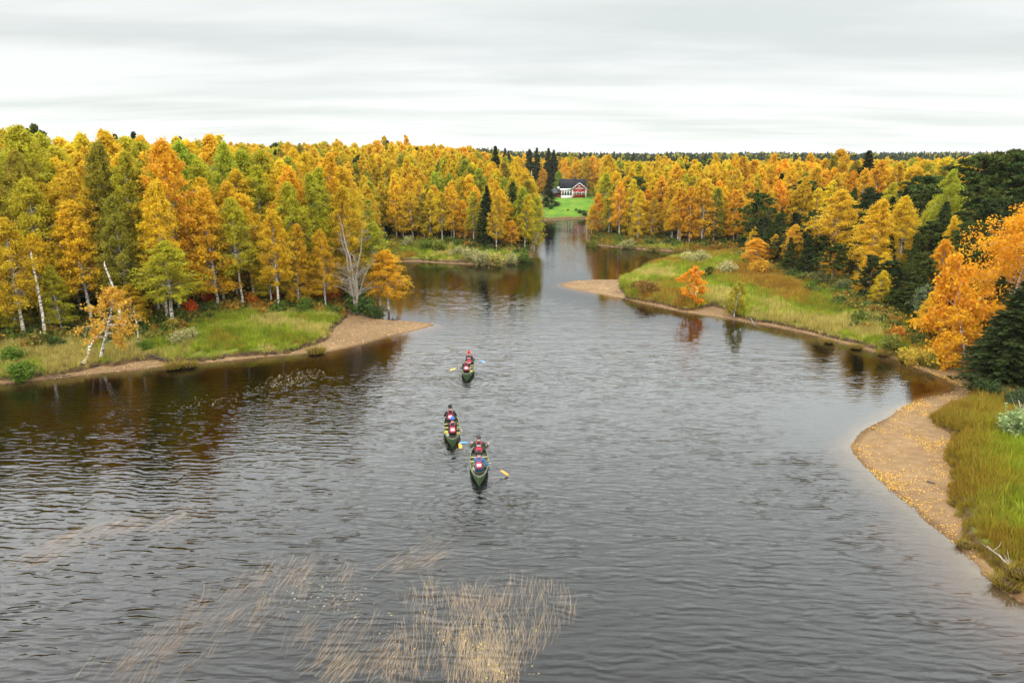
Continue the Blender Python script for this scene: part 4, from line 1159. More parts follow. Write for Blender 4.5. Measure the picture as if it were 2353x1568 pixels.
# shrubs on the lawn
for (px, py, Y, w, tn, lb) in [(1380, 470, 212, 14, DGR, 'x')]:
    pass
for (px, py, w, tn, lb) in [(1343, 487, 20, DGR, 'dark round bush at right side of lawn'), (1332, 485, 13, DGR, 'second dark bush at right side of lawn'), (1323, 483, 8, DGR, 'small dark bush in the lawn middle'),
                            (1305, 483, 6, DGR, 'smallest bush in the lawn'), (1280, 478, 16, (0.05, 0.11, 0.02), 'green bush at foot of lawn spruce'), (1265, 482, 16, (0.05, 0.11, 0.03), 'blue-green bush left of lawn spruce foot'),
                            (1308, 459, 16, (0.05, 0.13, 0.01), 'green bed of bushes under the porch'), (1352, 457, 16, (0.2, 0.24, 0.02), 'yellow-green bush by the right house corner'),
                            (1262, 498, 26, BRN, 'brown shrub on the bank below the lawn, left'), (1285, 499, 24, BRN, 'brown shrub on bank below the lawn, right')]:
    put_bush(px, py, None, w, tn, lb, z=2.4 if py < 470 else 1.6, name='garden_bush')
x, g, Ht = place(1285, 390, 236)
put_tree('broadleaf_tree', MID[3], x, 236, Ht, 14, (0.24, 0.33, 0.02), 'bright green round tree behind the house, left of roof', 'tree', None, 1.6)
x, g, Ht = place(1250, 385, 232)
put_tree('birch_tree', MID[1], x, 232, Ht, 14, (0.55, 0.29, 0.012), 'golden birch between flagpole and lawn spruce', 'birch tree', None, 1.6)
x, g, Ht = place(1362, 415, 226)
put_tree('birch_tree', MID[0], x, 226, Ht, 14, (0.40, 0.31, 0.014), 'yellow-green birch at right corner of the house', 'birch tree', None, 1.3)

# ------------------------------------------------------------------ grass
def tuft(rg, n=34, h=0.6, r=0.22, w=0.03, lean=0.45):
    b = []
    az = rg.random(n) * 6.283; rr = r * np.sqrt(rg.random(n)); hh = h * rg.uniform(0.5, 1.1, n)
    base = np.column_stack([np.cos(az) * rr, np.sin(az) * rr, np.full(n, -0.05)])
    d = np.column_stack([np.cos(az + rg.normal(size=n) * .8), np.sin(az + rg.normal(size=n) * .8), np.zeros(n)]) * (lean * hh * rg.random(n))[:, None]
    sd_ = rg.normal(size=(n, 3)); sd_[:, 2] = 0; sd_ /= np.linalg.norm(sd_, axis=1)[:, None]; sd_ *= w * rg.uniform(0.6, 1.3, n)[:, None]
    mid = base + d * 0.4 + np.column_stack([np.zeros((n, 2)), hh * 0.6]); tip = base + d + np.column_stack([np.zeros((n, 2)), hh])
    V = np.stack([base - sd_ * .6, base + sd_ * .6, mid + sd_ * .5, mid - sd_ * .5, tip - sd_ * .12, tip + sd_ * .12], 1).reshape(-1, 3)
    i = np.arange(n)[:, None] * 6
    Q = np.concatenate([i + np.array([[0, 1, 2, 3]]), i + np.array([[3, 2, 5, 4]])])
    v1 = rg.random(n); var = np.column_stack([v1, rg.random(n), v1]); var = np.concatenate([var, var])
    return mesh_np('tuft', V, [Q], [M_GRASS], attrs={'var': ('FACE', 'FLOAT_VECTOR', var.astype(np.float32))})

TUFTS = [tuft(np.random.default_rng(600 + i), 36, (0.38, 0.5, 0.62, 0.45)[i], 0.26, 0.022) for i in range(4)]
COARSE = [tuft(np.random.default_rng(610 + i), 26, (0.4, 0.5, 0.65)[i], 0.5, 0.06) for i in range(3)]

def grass_tint(P, q_bank):
    a_ = vnoise(P, 7.0, 41); b_ = vnoise(P, 2.2, 42); c_ = vnoise(P, 16, 43)
    k_ = (a_ * 0.4 + b_ * 0.25 + c_ * 0.35 - 0.5) * 1.9 + 0.5 + rng.normal(size=len(P)) * 0.07
    lime = np.array((0.30, 0.36, 0.018)); grn = np.array((0.15, 0.20, 0.012)); och = np.array((0.37, 0.25, 0.025)); rust = np.array((0.30, 0.16, 0.018)); straw = np.array((0.46, 0.37, 0.10))
    w_ = [np.exp(-((k_ - m_) / 0.08) ** 2) + 1e-6 for m_ in (0.63, 0.50, 0.38, 0.24, 0.80)]
    T = sum(w_[i][:, None] * c for i, c in enumerate((lime, grn, och, rust, straw))) / sum(w_)[:, None]
    return T * rng.uniform(0.8, 1.2, (len(P), 1))

def grass_area(name, xr, yr, density, protos, smin, smax, cond=None, label=None):
    nn = int((xr[1] - xr[0]) * (yr[1] - yr[0]) * density)
    P = np.column_stack([rng.uniform(*xr, nn), rng.uniform(*yr, nn)])
    P = P[np.abs(P[:, 0]) < P[:, 1] * 0.83 + 9]
    h, d, g = terrain(P)
    m = (g > (0.02 if name == 'foreground_grass' else 0.22)) & (d > 0.3)
    o_ = np.full(len(P), 99.0)
    for i, O in enumerate(OPEN):
        if i == 2: continue
        o_ = np.minimum(o_, sdist(O, P))
    m &= (o_ < 2.5 + rng.random(len(P)) * 4)
    m &= ~inside(OPEN[2], P)
    if cond is not None: m &= cond(P, g)
    P, h, g, o_ = P[m], h[m], g[m], o_[m]
    T = grass_tint(P, g)
    if name == 'foreground_grass':
        k_ = np.exp(-((P[:, 0] - 0.0 - (P[:, 1] * 0.0 + 27)) / 4.5) ** 2) * np.exp(-((P[:, 1] - 31) / 6.5) ** 2)
        T = T * (1 - k_[:, None] * .8) + np.array((0.27, 0.34, 0.015)) * k_[:, None] * .8
        edge = sstep(3.0, 0.0, g)[:, None]
        T = T * (1 - edge * .7) + np.array((0.26, 0.15, 0.018)) * edge * .7
    s = (0.6 + 0.4 * sstep(0, 1.2, g)) * rng.uniform(smin, smax, len(P)) * (0.65 + 0.5 * vnoise(P, 4, 47)) * np.where(o_ > 0, 0.8, 1.0)
    tl = rng.normal(size=(len(P), 2)) * 0.12
    o = scatter(name, protos, np.column_stack([P, h]), rng.random(len(P)) * 6.28, s, T, rng.integers(0, len(protos), len(P)), tilt=tl)
    return tag(o, label, 'grass')
grass_area('foreground_grass', (14, 48), (13, 52), 34, TUFTS, 0.6, 1.15, label='green and rust-coloured grass on the right foreground bank')
grass_area('left_bank_grass', (-75, -6), (44, 80), 15, TUFTS, 0.65, 1.2, label='tall green and ochre grass along the near left bank')
grass_area('meadow_grass', (8, 62), (50, 112), 11, TUFTS, 0.9, 1.7, label='lime and rust coloured grass of the right meadow')
grass_area('cape_grass', (-70, 60), (104, 150), 4, COARSE, 0.7, 1.3, label='brown-green grass fringe along both capes')
grass_area('shore_grass', (4, 36), (178, 200), 3, COARSE, 0.7, 1.0, label='brown reed fringe on the bank below the lawn')

# undergrowth inside the woods (low leafy cover)
def undergrowth():
    nn = 30000
    P = np.column_stack([rng.uniform(-80, 80, nn), rng.uniform(50, 150, nn)])
    P = P[np.abs(P[:, 0]) < P[:, 1] * 0.83 + 6]
    h, d, g = terrain(P)
    o_ = np.full(len(P), 99.0)
    for O in OPEN: o_ = np.minimum(o_, sdist(O, P))
    m = (g > 0.6) & (o_ > -3.0 * rng.random(len(P))) & (o_ < 14)
    P, h = P[m], h[m]
    low = [joined('ug', *bush('low', np.random.default_rng(700 + i), 0.8, 0.7, 260, 0.17)) for i in range(3)]
    k_ = rng.random(len(P)); cs = np.array([(0.10, 0.14, 0.015), (0.20, 0.17, 0.02), (0.30, 0.17, 0.02), (0.06, 0.09, 0.012)])
    T = cs[rng.integers(0, 4, len(P))] * rng.uniform(0.8, 1.2, (len(P), 1))
    o = scatter('undergrowth', low, np.column_stack([P, h]), k_ * 6.28, rng.uniform(0.5, 1.3, len(P)), T, rng.integers(0, 3, len(P)))
    tag(o, 'low green and brown leafy cover under the birches', 'undergrowth')
undergrowth()

# sod clumps along the eroded bank edge: things of their own
def sod(rg):
    n = 90
    ico = rg.normal(size=(n, 3)); ico /= np.linalg.norm(ico, axis=1)[:, None]
    b = Bag()
    u_ = np.linspace(0, math.pi, 7); v_ = np.linspace(0, 2 * math.pi, 10)[:-1]
    UU, VV = np.meshgrid(u_, v_, indexing='ij')
    rr = 1 + rg.normal(size=UU.shape) * 0.09
    V = np.stack([np.sin(UU) * np.cos(VV) * rr * .5, np.sin(UU) * np.sin(VV) * rr * .38, np.cos(UU) * rr * .22 + 0.1], -1).reshape(-1, 3)
    m_ = len(v_)
    Q = np.array([[i * m_ + j, i * m_ + (j + 1) % m_, (i + 1) * m_ + (j + 1) % m_, (i + 1) * m_ + j] for i in range(6) for j in range(m_)])
    return mesh_np('sod', V, [Q], [M_PEAT], smooth=True)
SOD = [sod(np.random.default_rng(800 + i)) for i in range(3)]
SODT = tuft(np.random.default_rng(810), 420, 0.42, 0.5, 0.02, 1.3)
def put_sod(px, py, sc, label, tintv=(0.24, 0.17, 0.02), z=0.3):
    x, yy = at_row(px, py, z)
    e_ = empty('grass_tussock', (x, yy, max(0.02, tz(x, yy))), rng.random() * 6.28); e_.scale = (sc * .8, sc * .8, sc * .7)
    tag(e_, label, 'tussock')
    link('sod', SOD[int(rng.integers(3))], e_)
    t_ = link('blades', SODT, e_, (0, 0, 0.12)); t_['tint'] = list(tintv)
for px, py, sc, lb in [(726, 804, 1.7, 'round tussock stranded alone on the left sand spit'), (400, 838, 1.6, 'dark tussock slumped onto the left sand, left one'), (436, 834, 1.3, 'dark tussock slumped onto the left sand, right one'),
                       (2316, 1332, 1.2, 'large tussock fallen on the sand at lower right'), (2345, 1325, 1.1, 'tussock fallen on sand beside the lower right edge'),
                       (2120, 829, 1.7, 'dark tussock at the beach corner, right one'), (2085, 824, 1.5, 'dark tussock at the beach corner, middle one'), (2032, 808, 1.4, 'dark tussock at beach corner, left one'),
                       (1968, 793, 1.2, 'tussock slumped on narrow beach right of the meadow'), (1905, 780, 1.0, 'small tussock on the narrow beach'),
                       (2218, 1240, 0.7, 'small tussock fallen from the foreground bank edge'), (2192, 1150, 0.6, 'smallest tussock at foreground bank edge')]:
    put_sod(px, py, sc, lb)

# ------------------------------------------------------------------ leaf litter, weeds on the water
def litter(name, P, z, size, cols, mname, rg, label, tiltv=0.25):
    n_ = len(P)
    th = rg.random(n_) * 6.283; s = size * rg.uniform(0.6, 1.3, n_)
    a_ = np.column_stack([np.cos(th) * s, np.sin(th) * s, rg.normal(size=n_) * s * tiltv])
    b_ = np.column_stack([-np.sin(th) * s * .65, np.cos(th) * s * .65, rg.normal(size=n_) * s * tiltv])
    C = np.column_stack([P, z])
    V = np.stack([C - a_, C + b_, C + a_, C - b_], 1).reshape(-1, 3)
    me = mesh_np(name, V, [np.arange(n_ * 4).reshape(-1, 4)], [M_SHRUB], attrs={'var': ('FACE', 'FLOAT_VECTOR', rg.random((n_, 3)).astype(np.float32))})
    o = link(name, me); o['tint'] = list(cols)
    return tag(o, label, 'leaves', kind='stuff')

rg = np.random.default_rng(900)
def beach_pts(nn, xr, yr):
    P = np.column_stack([rg.uniform(*xr, nn), rg.uniform(*yr, nn)])
    h, d, g = terrain(P)
    return P, h, d, g
P, h, d, g = beach_pts(420000, (12, 42), (15, 62))
pr = np.exp(-d / 0.9) * 0.75 + np.exp(g / 0.55) * 0.8 * (g < 0) + 0.5 * np.exp(-d / 1.3) * (P[:, 1] > 29) + 0.05 + 0.7 * sstep(0.56, 0.68, vnoise(P, 1.6, 61)) * (P[:, 1] > 28) + 0.4 * np.exp(-(((d - 3.4 - 0.5 * vnoise(P, 3, 62)) / 0.35) ** 2))
pr *= 0.25 + 0.75 * sstep(20, 29, P[:, 1])
pr *= 0.15 + 1.5 * sstep(0.35, 0.75, vnoise(P, 0.45, 63) * 0.5 + vnoise(P, 1.7, 64) * 0.5)
m = (d > 0.03) & (g < 0.3) & (rg.random(len(P)) < pr * 0.36) & (P[:, 1] < 50)
litter('leaf_litter', P[m], h[m] + 0.02, 0.034, (0.66, 0.38, 0.07), None, rg, 'yellow fallen leaves strewn over the right sand beach')
P, h, d, g = beach_pts(90000, (8, 60), (50, 115))
m = (d > 0.03) & (g < 0.2) & (rg.random(len(P)) < 0.2)
litter('leaf_litter_far', P[m], h[m] + 0.02, 0.05, (0.70, 0.50, 0.22), None, rg, 'pale fallen leaves on the narrow beach of the meadow').name = 'leaf_litter'
P, h, d, g = beach_pts(90000, (-50, -8), (42, 70))
m = (d > 0.03) & (g < 0.1) & (rg.random(len(P)) < 0.12)
litter('leaf_litter', P[m], h[m] + 0.02, 0.045, (0.70, 0.48, 0.26), None, rg, 'pale fallen leaves scattered on the left sand spit')

# submerged and floating weed
M_WEED = mat('river_weed', (0.72, 0.55, 0.28), 0.7, vary=0.35, nscale=2)
def strands(name, spec, label, seed):
    rg = np.random.default_rng(seed); b = Bag()
    for (poly_, n_, dirpx, Lr, zr, wd, clus) in spec:
        pts = np.array(poly_, float)
        x0, y0 = pts.min(0); x1, y1 = pts.max(0)
        cnt = 0; cen = []
        while cnt < n_ // clus:
            p = np.array([[rg.uniform(x0, x1), rg.uniform(y0, y1)]])
            if inside(pts, p)[0]: cen.append(p[0]); cnt += 1
        for c in cen:
            w0 = at(c[0], c[1]); w1 = at(c[0] + dirpx[0], c[1] + dirpx[1]); d_ = w1 - w0; ang = math.atan2(d_[1], d_[0]) + rg.normal() * 0.17
            for k_ in range(clus):
                L = rg.uniform(*Lr); s = np.linspace(0, 1, 6); aa = ang + rg.normal() * 0.07; cur = rg.normal() * 0.18
                p0 = w0 + rg.normal(size=2) * 0.22
                xy = p0 + np.column_stack([np.cos(aa + cur * s) * s, np.sin(aa + cur * s) * s]) * L
                xy += np.column_stack([np.sin(s * 7 + rg.random() * 6) * 0.02, np.zeros(6)])
                z_ = -np.interp(s, [0, 0.5, 1], [zr[1], zr[0] + 0.5 * (zr[1] - zr[0]), zr[0]]) * rg.uniform(0.5, 1.2)
                T = np.array([math.cos(aa), math.sin(aa)]); S_ = np.array([-T[1], T[0]]) * wd * rg.uniform(0.5, 1.2)
                tap = np.array([1, 1, 0.9, 0.7, 0.5, 0.15])[:, None]
                A = np.column_stack([xy - S_ * tap, z_]); B_ = np.column_stack([xy + S_ * tap, z_])
                V = np.stack([A, B_], 1).reshape(-1, 3); i = np.arange(5)[:, None] * 2
                b.add(V, (i + np.array([[0, 1, 3, 2]])))
    o = link(name, b.mesh(name, [M_WEED])); return tag(o, label, 'water weed', kind='stuff')
strands('water_weed', [
    ([(930, 1340), (1160, 1345), (1290, 1350), (1345, 1400), (1240, 1470), (1190, 1568), (900, 1568), (920, 1450)], 900, (10, -70), (0.35, 1.1), (0.02, 0.3), 0.0045, 9),
    ([(1040, 1420), (1200, 1420), (1160, 1568), (1040, 1568)], 420, (6, -70), (0.35, 1.0), (0.0, 0.16), 0.0045, 8),
    ([(700, 1500), (900, 1480), (900, 1568), (640, 1568)], 140, (60, -60), (0.5, 1.2), (0.03, 0.25), 0.005, 7)],
    'pale reed-like strands in the foreground water below the canoes', 71)
strands('water_weed', [
    ([(390, 1420), (640, 1270), (700, 1290), (560, 1450), (330, 1568), (150, 1568)], 330, (60, -50), (0.6, 1.6), (0.08, 0.4), 0.0045, 8),
    ([(640, 1290), (900, 1300), (880, 1480), (760, 1500), (560, 1420)], 220, (40, -45), (0.5, 1.4), (0.08, 0.4), 0.0045, 7),
    ([(820, 1300), (1000, 1230), (1020, 1250), (960, 1320)], 110, (60, -25), (0.6, 1.6), (0.1, 0.4), 0.005, 6)],
    'slanting submerged weed strands at the lower left of river', 72)
strands('water_weed', [
    ([(-40, 1310), (0, 1270), (180, 1205), (420, 1185), (430, 1200), (260, 1230), (60, 1300)], 200, (80, -30), (0.8, 2.4), (0.1, 0.4), 0.008, 7)],
    'long band of brownish weed near the left edge of water', 73)
rg = np.random.default_rng(74)
def px_pts(poly_, n_, clus=1, spread=0.3):
    pts = np.array(poly_, float); x0, y0 = pts.min(0); x1, y1 = pts.max(0); out_ = []
    while len(out_) < n_:
        p = np.array([[rg.uniform(x0, x1), rg.uniform(y0, y1)]])
        if inside(pts, p)[0]:
            w = at(*p[0])
            for _ in range(clus): out_.append(w + rg.normal(size=2) * spread)
    return np.array(out_)
P = px_pts([(620, 1325), (700, 1310), (830, 1330), (840, 1390), (700, 1410), (600, 1370)], 90, 4, 0.35)
litter('lily_pads_and_glints', P, np.full(len(P), 0.006), 0.042, (0.34, 0.30, 0.19), None, rg, 'pale floating lily leaves scattered in the lower left water', 0.02)
P = px_pts([(1650, 1140), (1700, 1115), (1780, 1135), (1770, 1180), (1660, 1180)], 36, 5, 0.3)
litter('lily_pads_and_glints', P, np.full(len(P), 0.006), 0.032, (0.36, 0.33, 0.27), None, rg, 'small patch of pale floating leaves right of the canoes', 0.02)
P = np.concatenate([px_pts([(1050, 1440), (1180, 1450), (1150, 1568), (1020, 1568)], 50, 9, 0.16), px_pts([(880, 1400), (1260, 1360), (1250, 1568), (880, 1568)], 60, 3, 0.12)])
litter('floating_leaves', P, np.full(len(P), 0.008), 0.028, (0.60, 0.43, 0.12), None, rg, 'yellow birch leaves caught floating in the foreground weed', 0.05)
P = np.concatenate([px_pts([(620, 870), (680, 850), (740, 850), (735, 866), (660, 890), (610, 888)], 260, 4, 0.4), px_pts([(400, 930), (500, 905), (620, 880), (640, 895), (520, 925), (420, 945)], 90, 3, 0.4)])  # mostly sky reflections on the water, painted as pale flecks among floating leaves
litter('lily_pads_and_glints', P, np.full(len(P), 0.006), 0.05, (0.42, 0.36, 0.24), None, rg, 'painted sky glints with some pale floating leaves off the left sand spit', 0.02)

# ------------------------------------------------------------------ logs and sticks
def log(px0, py0, px1, py1, r, label, cat='log', name='driftwood_log', z=0.35, m=None, twigs=5, zt=0.0):
    a_ = at(px0, py0, z); b_ = at(px1, py1, z)
    za = max(tz(*a_), 0.0) + r * .6; zb = max(tz(*b_), 0.0) + r * .6 + zt
    rg = np.random.default_rng(int(px0 + py0)); t = np.linspace(0, 1, 7)
    L = np.linalg.norm(b_ - a_)
    p = np.column_stack([a_[0] + (b_[0] - a_[0]) * t, a_[1] + (b_[1] - a_[1]) * t, za + (zb - za) * t]) + rg.normal(size=(7, 3)) * np.array([0.012, 0.012, 0.006]) * L
    c = p[0].copy(); b = Bag(); b.add(*tube(p - c, r * (1 - 0.55 * t), 7))
    e_ = empty(name, tuple(c)); tag(e_, label, cat)
    link('trunk', b.mesh(name, [m or M_DEAD], True), e_)
    if twigs:
        w = Bag()
        for i in range(twigs):
            q0 = p[int(rg.integers(2, 7))] - c; d_ = rg.normal(size=3) * 0.22 * L; d_[2] = abs(d_[2]) * 0.9
            w.add(*tube(np.array([q0, q0 + d_ * 0.5 + rg.normal(size=3) * 0.03 * L, q0 + d_]), [r * .35, r * .25, r * .08], 4))
        tag(link('branches', w.mesh('branches', [m or M_DEAD]), e_), kind='stuff')
log(2352, 1292, 2272, 1238, 0.05, 'bleached fallen branch lying in the lower right grass', zt=0.5, z=0.9, twigs=8)
log(2352, 1000, 2330, 960, 0.05, 'bleached dead branch sticking up at right edge willow', zt=1.2, z=0.9, twigs=6)
log(1432, 681, 1454, 676, 0.07, 'dark log end lying where sand tongue meets meadow', m=M_LOG, twigs=2)
log(1706, 714, 1738, 740, 0.06, 'bleached branch lying on the bank edge of the meadow', twigs=5, zt=-.1)
log(2130, 1104, 2148, 1108, 0.06, 'small dark stick on the open sand of right beach', 'stick', 'stick', z=.2, m=M_LOG, twigs=4)
log(190, 836, 250, 768, 0.13, 'leaning pale birch trunk propped over the left bank', z=0.5, m=M_BARK, zt=1.0, twigs=4)
log(150, 770, 200, 778, 0.06, 'bleached curved branch lying beside the snag', z=0.9, zt=0.2, twigs=7)
log(330, 812, 400, 822, 0.07, 'dark tangled branches at bank edge above left sand', z=0.5, m=M_LOG, twigs=9)
log(820, 722, 865, 728, 0.12, 'dark half-sunk log under the overhanging shrub', z=0.1, m=M_LOG, twigs=3)
log(100, 862, 160, 857, 0.05, 'dark branch trailing over the sand at far left', z=0.2, m=M_LOG, twigs=6)

# ------------------------------------------------------------------ the house
HY = 226.0
hx0 = atY(1289, 458, HY)[0]; hx1 = atY(1345.5, 458, HY)[0]
hz = atY(1320, 458.5, HY)[2]
W = hx1 - hx0
M_RED = mat('falu_red_boards', (0.30, 0.022, 0.016), 0.75, vary=0.12, nscale=6)
M_WHITE = mat('white_paint', (0.80, 0.80, 0.78), 0.5)
M_ROOF = mat('dark_roof_tile', (0.016, 0.016, 0.021), 0.85, vary=0.3, nscale=3, spec=0.15)
M_GREYROOF = mat('grey_metal_roof', (0.10, 0.12, 0.14), 0.5, vary=0.1)
M_GLASS = mat('window_glass', (0.03, 0.035, 0.04), 0.08)
M_CONC = mat('stone_plinth', (0.25, 0.24, 0.22), 0.9, vary=0.2)
M_DARK = mat('dark_timber', (0.06, 0.035, 0.03), 0.8, vary=0.2)
house = tag(empty('house', (hx0, HY, hz)), 'red timber house with dark roof and white porch on lawn', 'house')

def prism(name, prof, y0, y1, m, parent, axis='y'):
    """extrude a closed profile"""
    n_ = len(prof); V = []
    for yv in (y0, y1):
        for a_, b_ in prof: V.append((a_, yv, b_) if axis == 'y' else (yv, a_, b_))
    f = [np.array([[i, (i + 1) % n_, n_ + (i + 1) % n_, n_ + i]]) for i in range(n_)]
    f += [np.arange(n_)[::-1][None], (np.arange(n_) + n_)[None]]
    return link(name, mesh_np(name, np.array(V, float), f, [m]), parent)
# main body: ridge runs left-right; red wing with the gable faces the river
D = 6.6; EV = 3.55; RD = 6.3
wing0 = W * 0.455
prism('wall', [(2.2, 0.0), (2.2 + D, 0.0), (2.2 + D, EV), (2.2 + D / 2, RD - .12), (2.2, EV)], 0.0, W, M_RED, house, 'x')
box('plinth', -0.04, W + 0.04, 2.15, 2.2 + D + .04, -0.6, 0.05, M_CONC, house)
prism('wall', [(wing0, 0), (W + .003, 0), (W + .003, EV), ((wing0 + W) / 2, 5.0), (wing0, EV)], 0.0, 4.2, M_RED, house)
box('plinth', wing0 - .03, W + .06, -0.03, 2.1, -0.6, 0.04, M_CONC, house)
def roof_slab(name, pts, th, m, parent):
    P_ = np.array(pts, float); nrm = np.cross(P_[1] - P_[0], P_[2] - P_[0]); nrm /= np.linalg.norm(nrm)
    if nrm[2] < 0: nrm = -nrm
    V_ = np.concatenate([P_, P_ + nrm * th])
    return link(name, mesh_np(name, V_, [BOXQ], [m]), parent)
o_ = 0.45
ym = 2.2 + D / 2
roof = roof_slab('roof', [(-o_, 2.2 - o_, EV - .35), (W + o_, 2.2 - o_, EV - .35), (W + .3, ym, RD), (-.3, ym, RD)], 0.14, M_ROOF, house)
roof_slab('roof', [(-.3, ym, RD), (W + .3, ym, RD), (W + o_, 2.2 + D + o_, EV - .35), (-o_, 2.2 + D + o_, EV - .35)], 0.14, M_ROOF, house)
wm = (wing0 + W) / 2; gz = 5.15
sl = (gz - EV) / (W - wm)
roof_slab('roof', [(wing0 - .5, -.4, EV - .5 * sl + .1), (wm, -.4, gz + .1), (wm, 4.4, gz + .1), (wing0 - .5, 4.4, EV - .5 * sl + .1)], 0.12, M_ROOF, house)
roof_slab('roof', [(wm, -.4, gz + .1), (W + .5, -.4, EV - .5 * sl + .1), (W + .5, 4.4, EV - .5 * sl + .1), (wm, 4.4, gz + .1)], 0.12, M_ROOF, house)
def barge(x0, z0, x1, z1, yv, h_=0.22):
    P_ = np.array([[x0, yv, z0 - h_], [x1, yv, z1 - h_], [x1, yv + .06, z1 - h_], [x0, yv + .06, z0 - h_], [x0, yv, z0], [x1, yv, z1], [x1, yv + .06, z1], [x0, yv + .06, z0]])
    return link('bargeboard', mesh_np('bargeboard', P_, [BOXQ], [M_WHITE]), house)
barge(wing0 - .5, EV - .5 * sl + .22, wm, gz + .22, -.48); barge(wm, gz + .22, W + .5, EV - .5 * sl + .22, -.48)
box('gutter', -o_, wing0 - .4, 2.2 - o_ - .14, 2.2 - o_ - .02, EV - .38, EV - .16, M_WHITE, house)
P_ = None
box('chimney', W * .58, W * .58 + .55, ym - .2, ym + .5, RD - .2, RD + .95, M_DARK, house)
box('corner_board', wing0 - .03, wing0 + .17, -.05, -.003, 0, EV - .05, M_WHITE, house)
box('corner_board', W - .16, W + .05, -.05, -.003, 0, EV - .05, M_WHITE, house)
box('corner_board', W + .008, W + .05, 0, .2, 0, EV - .05, M_WHITE, house)
box('trim_board', wing0 + .18, W - .17, -.045, -.004, EV - .12, EV + .06, M_WHITE, house)
def window(x0, x1, z0, z1, yv, mull=0, fr=.1):
    f_ = box('window', x0, x1, yv - .05, yv - .006, z0, z1, M_WHITE, house)
    cx, cz = (x0 + x1) / 2, (z0 + z1) / 2; n_ = mull + 1; wi = (x1 - x0 - fr * (n_ + 1)) / n_
    for i in range(n_):
        a_ = x0 + fr + i * (wi + fr)
        g_ = bevel_box('pane', (wi, .02, z1 - z0 - 2 * fr), M_GLASS, f_, (a_ + wi / 2 - cx, -.027, 0), None, 0)
    return f_
ww = W - wing0
window(wing0 + ww * .25, wing0 + ww * .55, 1.6, 2.4, 0, 0, .14)
window(wing0 + ww * .65, wing0 + ww * .95, 1.6, 2.4, 0, 0, .14)
window(wing0 + .18, wing0 + ww * .17, 1.25, 2.35, 0, 0, .1)
window(wm - .32, wm + .22, EV + .25, EV + .85, 0, 0, .12)
window(.5, 1.3, 2.25, 3.1, 2.2)
# porch
pz = 1.25
box('porch_floor', 0.05, wing0 - .06, 0.35, 2.19, -.3, .2, M_CONC, house)
box('porch_panel', 0.1, wing0 - .07, .38, .44, .2, pz, M_WHITE, house)
box('porch_panel', 0.04, .1, .38, 2.19, .2, pz, M_WHITE, house)
for i in range(5):
    xx = .06 + i * (wing0 - .25) / 4
    box('post', xx, xx + .13, .33, .46, pz + .002, 2.75, M_WHITE, house)
for i in range(4):
    xx = .19 + i * (wing0 - .25) / 4
    f_ = box('window', xx + .003, xx + (wing0 - .25) / 4 - .133, .39, .43, pz + .002, 2.62, M_WHITE, house)
    bevel_box('pane', ((wing0 - .25) / 4 - .26, .02, 1.15), M_GLASS, f_, (0, -.025, 0), None, 0)
box('porch_beam', 0.0, wing0 - .05, .3, .5, 2.76, 2.95, M_WHITE, house)
roof_slab('porch_roof', [(-.35, .1, 2.95), (wing0 - .05, .1, 3.3), (wing0 - .05, 2.4, 3.45), (-.35, 2.4, 3.1)], .1, M_WHITE, house)
box('balcony', -1.1, -.05, 2.6, 4.2, 3.3, 3.9, M_WHITE, house)
st = box('steps', .75, 1.65, -.75, .34, -.62, .18, M_GREYROOF, house)
for xx in (.62, 1.66):
    box('railing_post', xx, xx + .12, -.8, -.68, -.7, 1.0, M_WHITE, house)
    box('railing', xx + .01, xx + .11, -.67, .32, .85, .97, M_WHITE, house)
# the shed behind the lawn spruce
sx = atY(1268, 445, 233)[0]
shed = tag(empty('shed', (sx, 233, hz)), 'low dark shed with grey roof left of the red house', 'shed')
box('wall', 0, 2.9, 0, 4, -.3, 1.9, M_DARK, shed)
roof_slab('roof', [(-.4, -.5, 1.7), (3.0, -.5, 1.7), (3.0, 2, 3.3), (-.4, 2, 3.3)], .1, M_GREYROOF, shed)
roof_slab('roof', [(-.4, 2, 3.3), (3.0, 2, 3.3), (3.0, 4.4, 1.7), (-.4, 4.4, 1.7)], .1, M_GREYROOF, shed)
bevel_box('door', (.9, .05, 1.6), M_RED, shed, (2.2, -.03, .75), None, 0)
# flagpole
fx, _, fz = atY(1221, 394, 214); g0 = tz(fx, 214)
fp = tag(empty('flagpole', (fx, 214, g0)), 'white flagpole without flag left of the house', 'flagpole')
b = Bag(); b.add(*tube([(0, 0, -.2), (0, 0, (fz - g0) / 2), (0, 0, fz - g0)], [.09, .075, .05], 8)); link('pole', b.mesh('pole', [M_WHITE], True), fp)
u_ = np.linspace(0, math.pi, 6); b = Bag(); b.add(*tube(np.column_stack([np.zeros(6), np.zeros(6), -.11 * np.cos(u_)]), .11 * np.sin(u_) + .002, 8))
link('finial', b.mesh('finial', [M_WHITE], True), fp, (0, 0, fz - g0 + .1))

# ------------------------------------------------------------------ canoes
M_HULL = mat('green_hull', (0.028, 0.062, 0.014), 0.35, vary=0.15, nscale=5)
M_INNER = mat('canoe_inside', (0.085, 0.12, 0.03), 0.6, vary=0.2, nscale=5)
M_GUN = mat('gunwale', (0.26, 0.26, 0.19), 0.5)
M_SEAT = mat('canoe_seat', (0.05, 0.055, 0.04), 0.7)
M_THW = mat('ash_thwart', (0.52, 0.42, 0.18), 0.5)
CL = 4.7; CB = 0.46
def hull_pts(s, f):
    """s -1..1 along, f 0..1 from gunwale to keel; half-breadth and height"""
    hb = CB * (1 - abs(s) ** 2.3) ** 0.9
    top = 0.33 + 0.17 * abs(s) ** 3.2
    keel = -0.10 + 0.10 * abs(s) ** 6
    a_ = f * math.pi / 2
    return hb * (math.cos(a_) ** 0.55 if f < 1 else 0), keel + (top - keel) * (1 - math.sin(a_)) ** 0.9
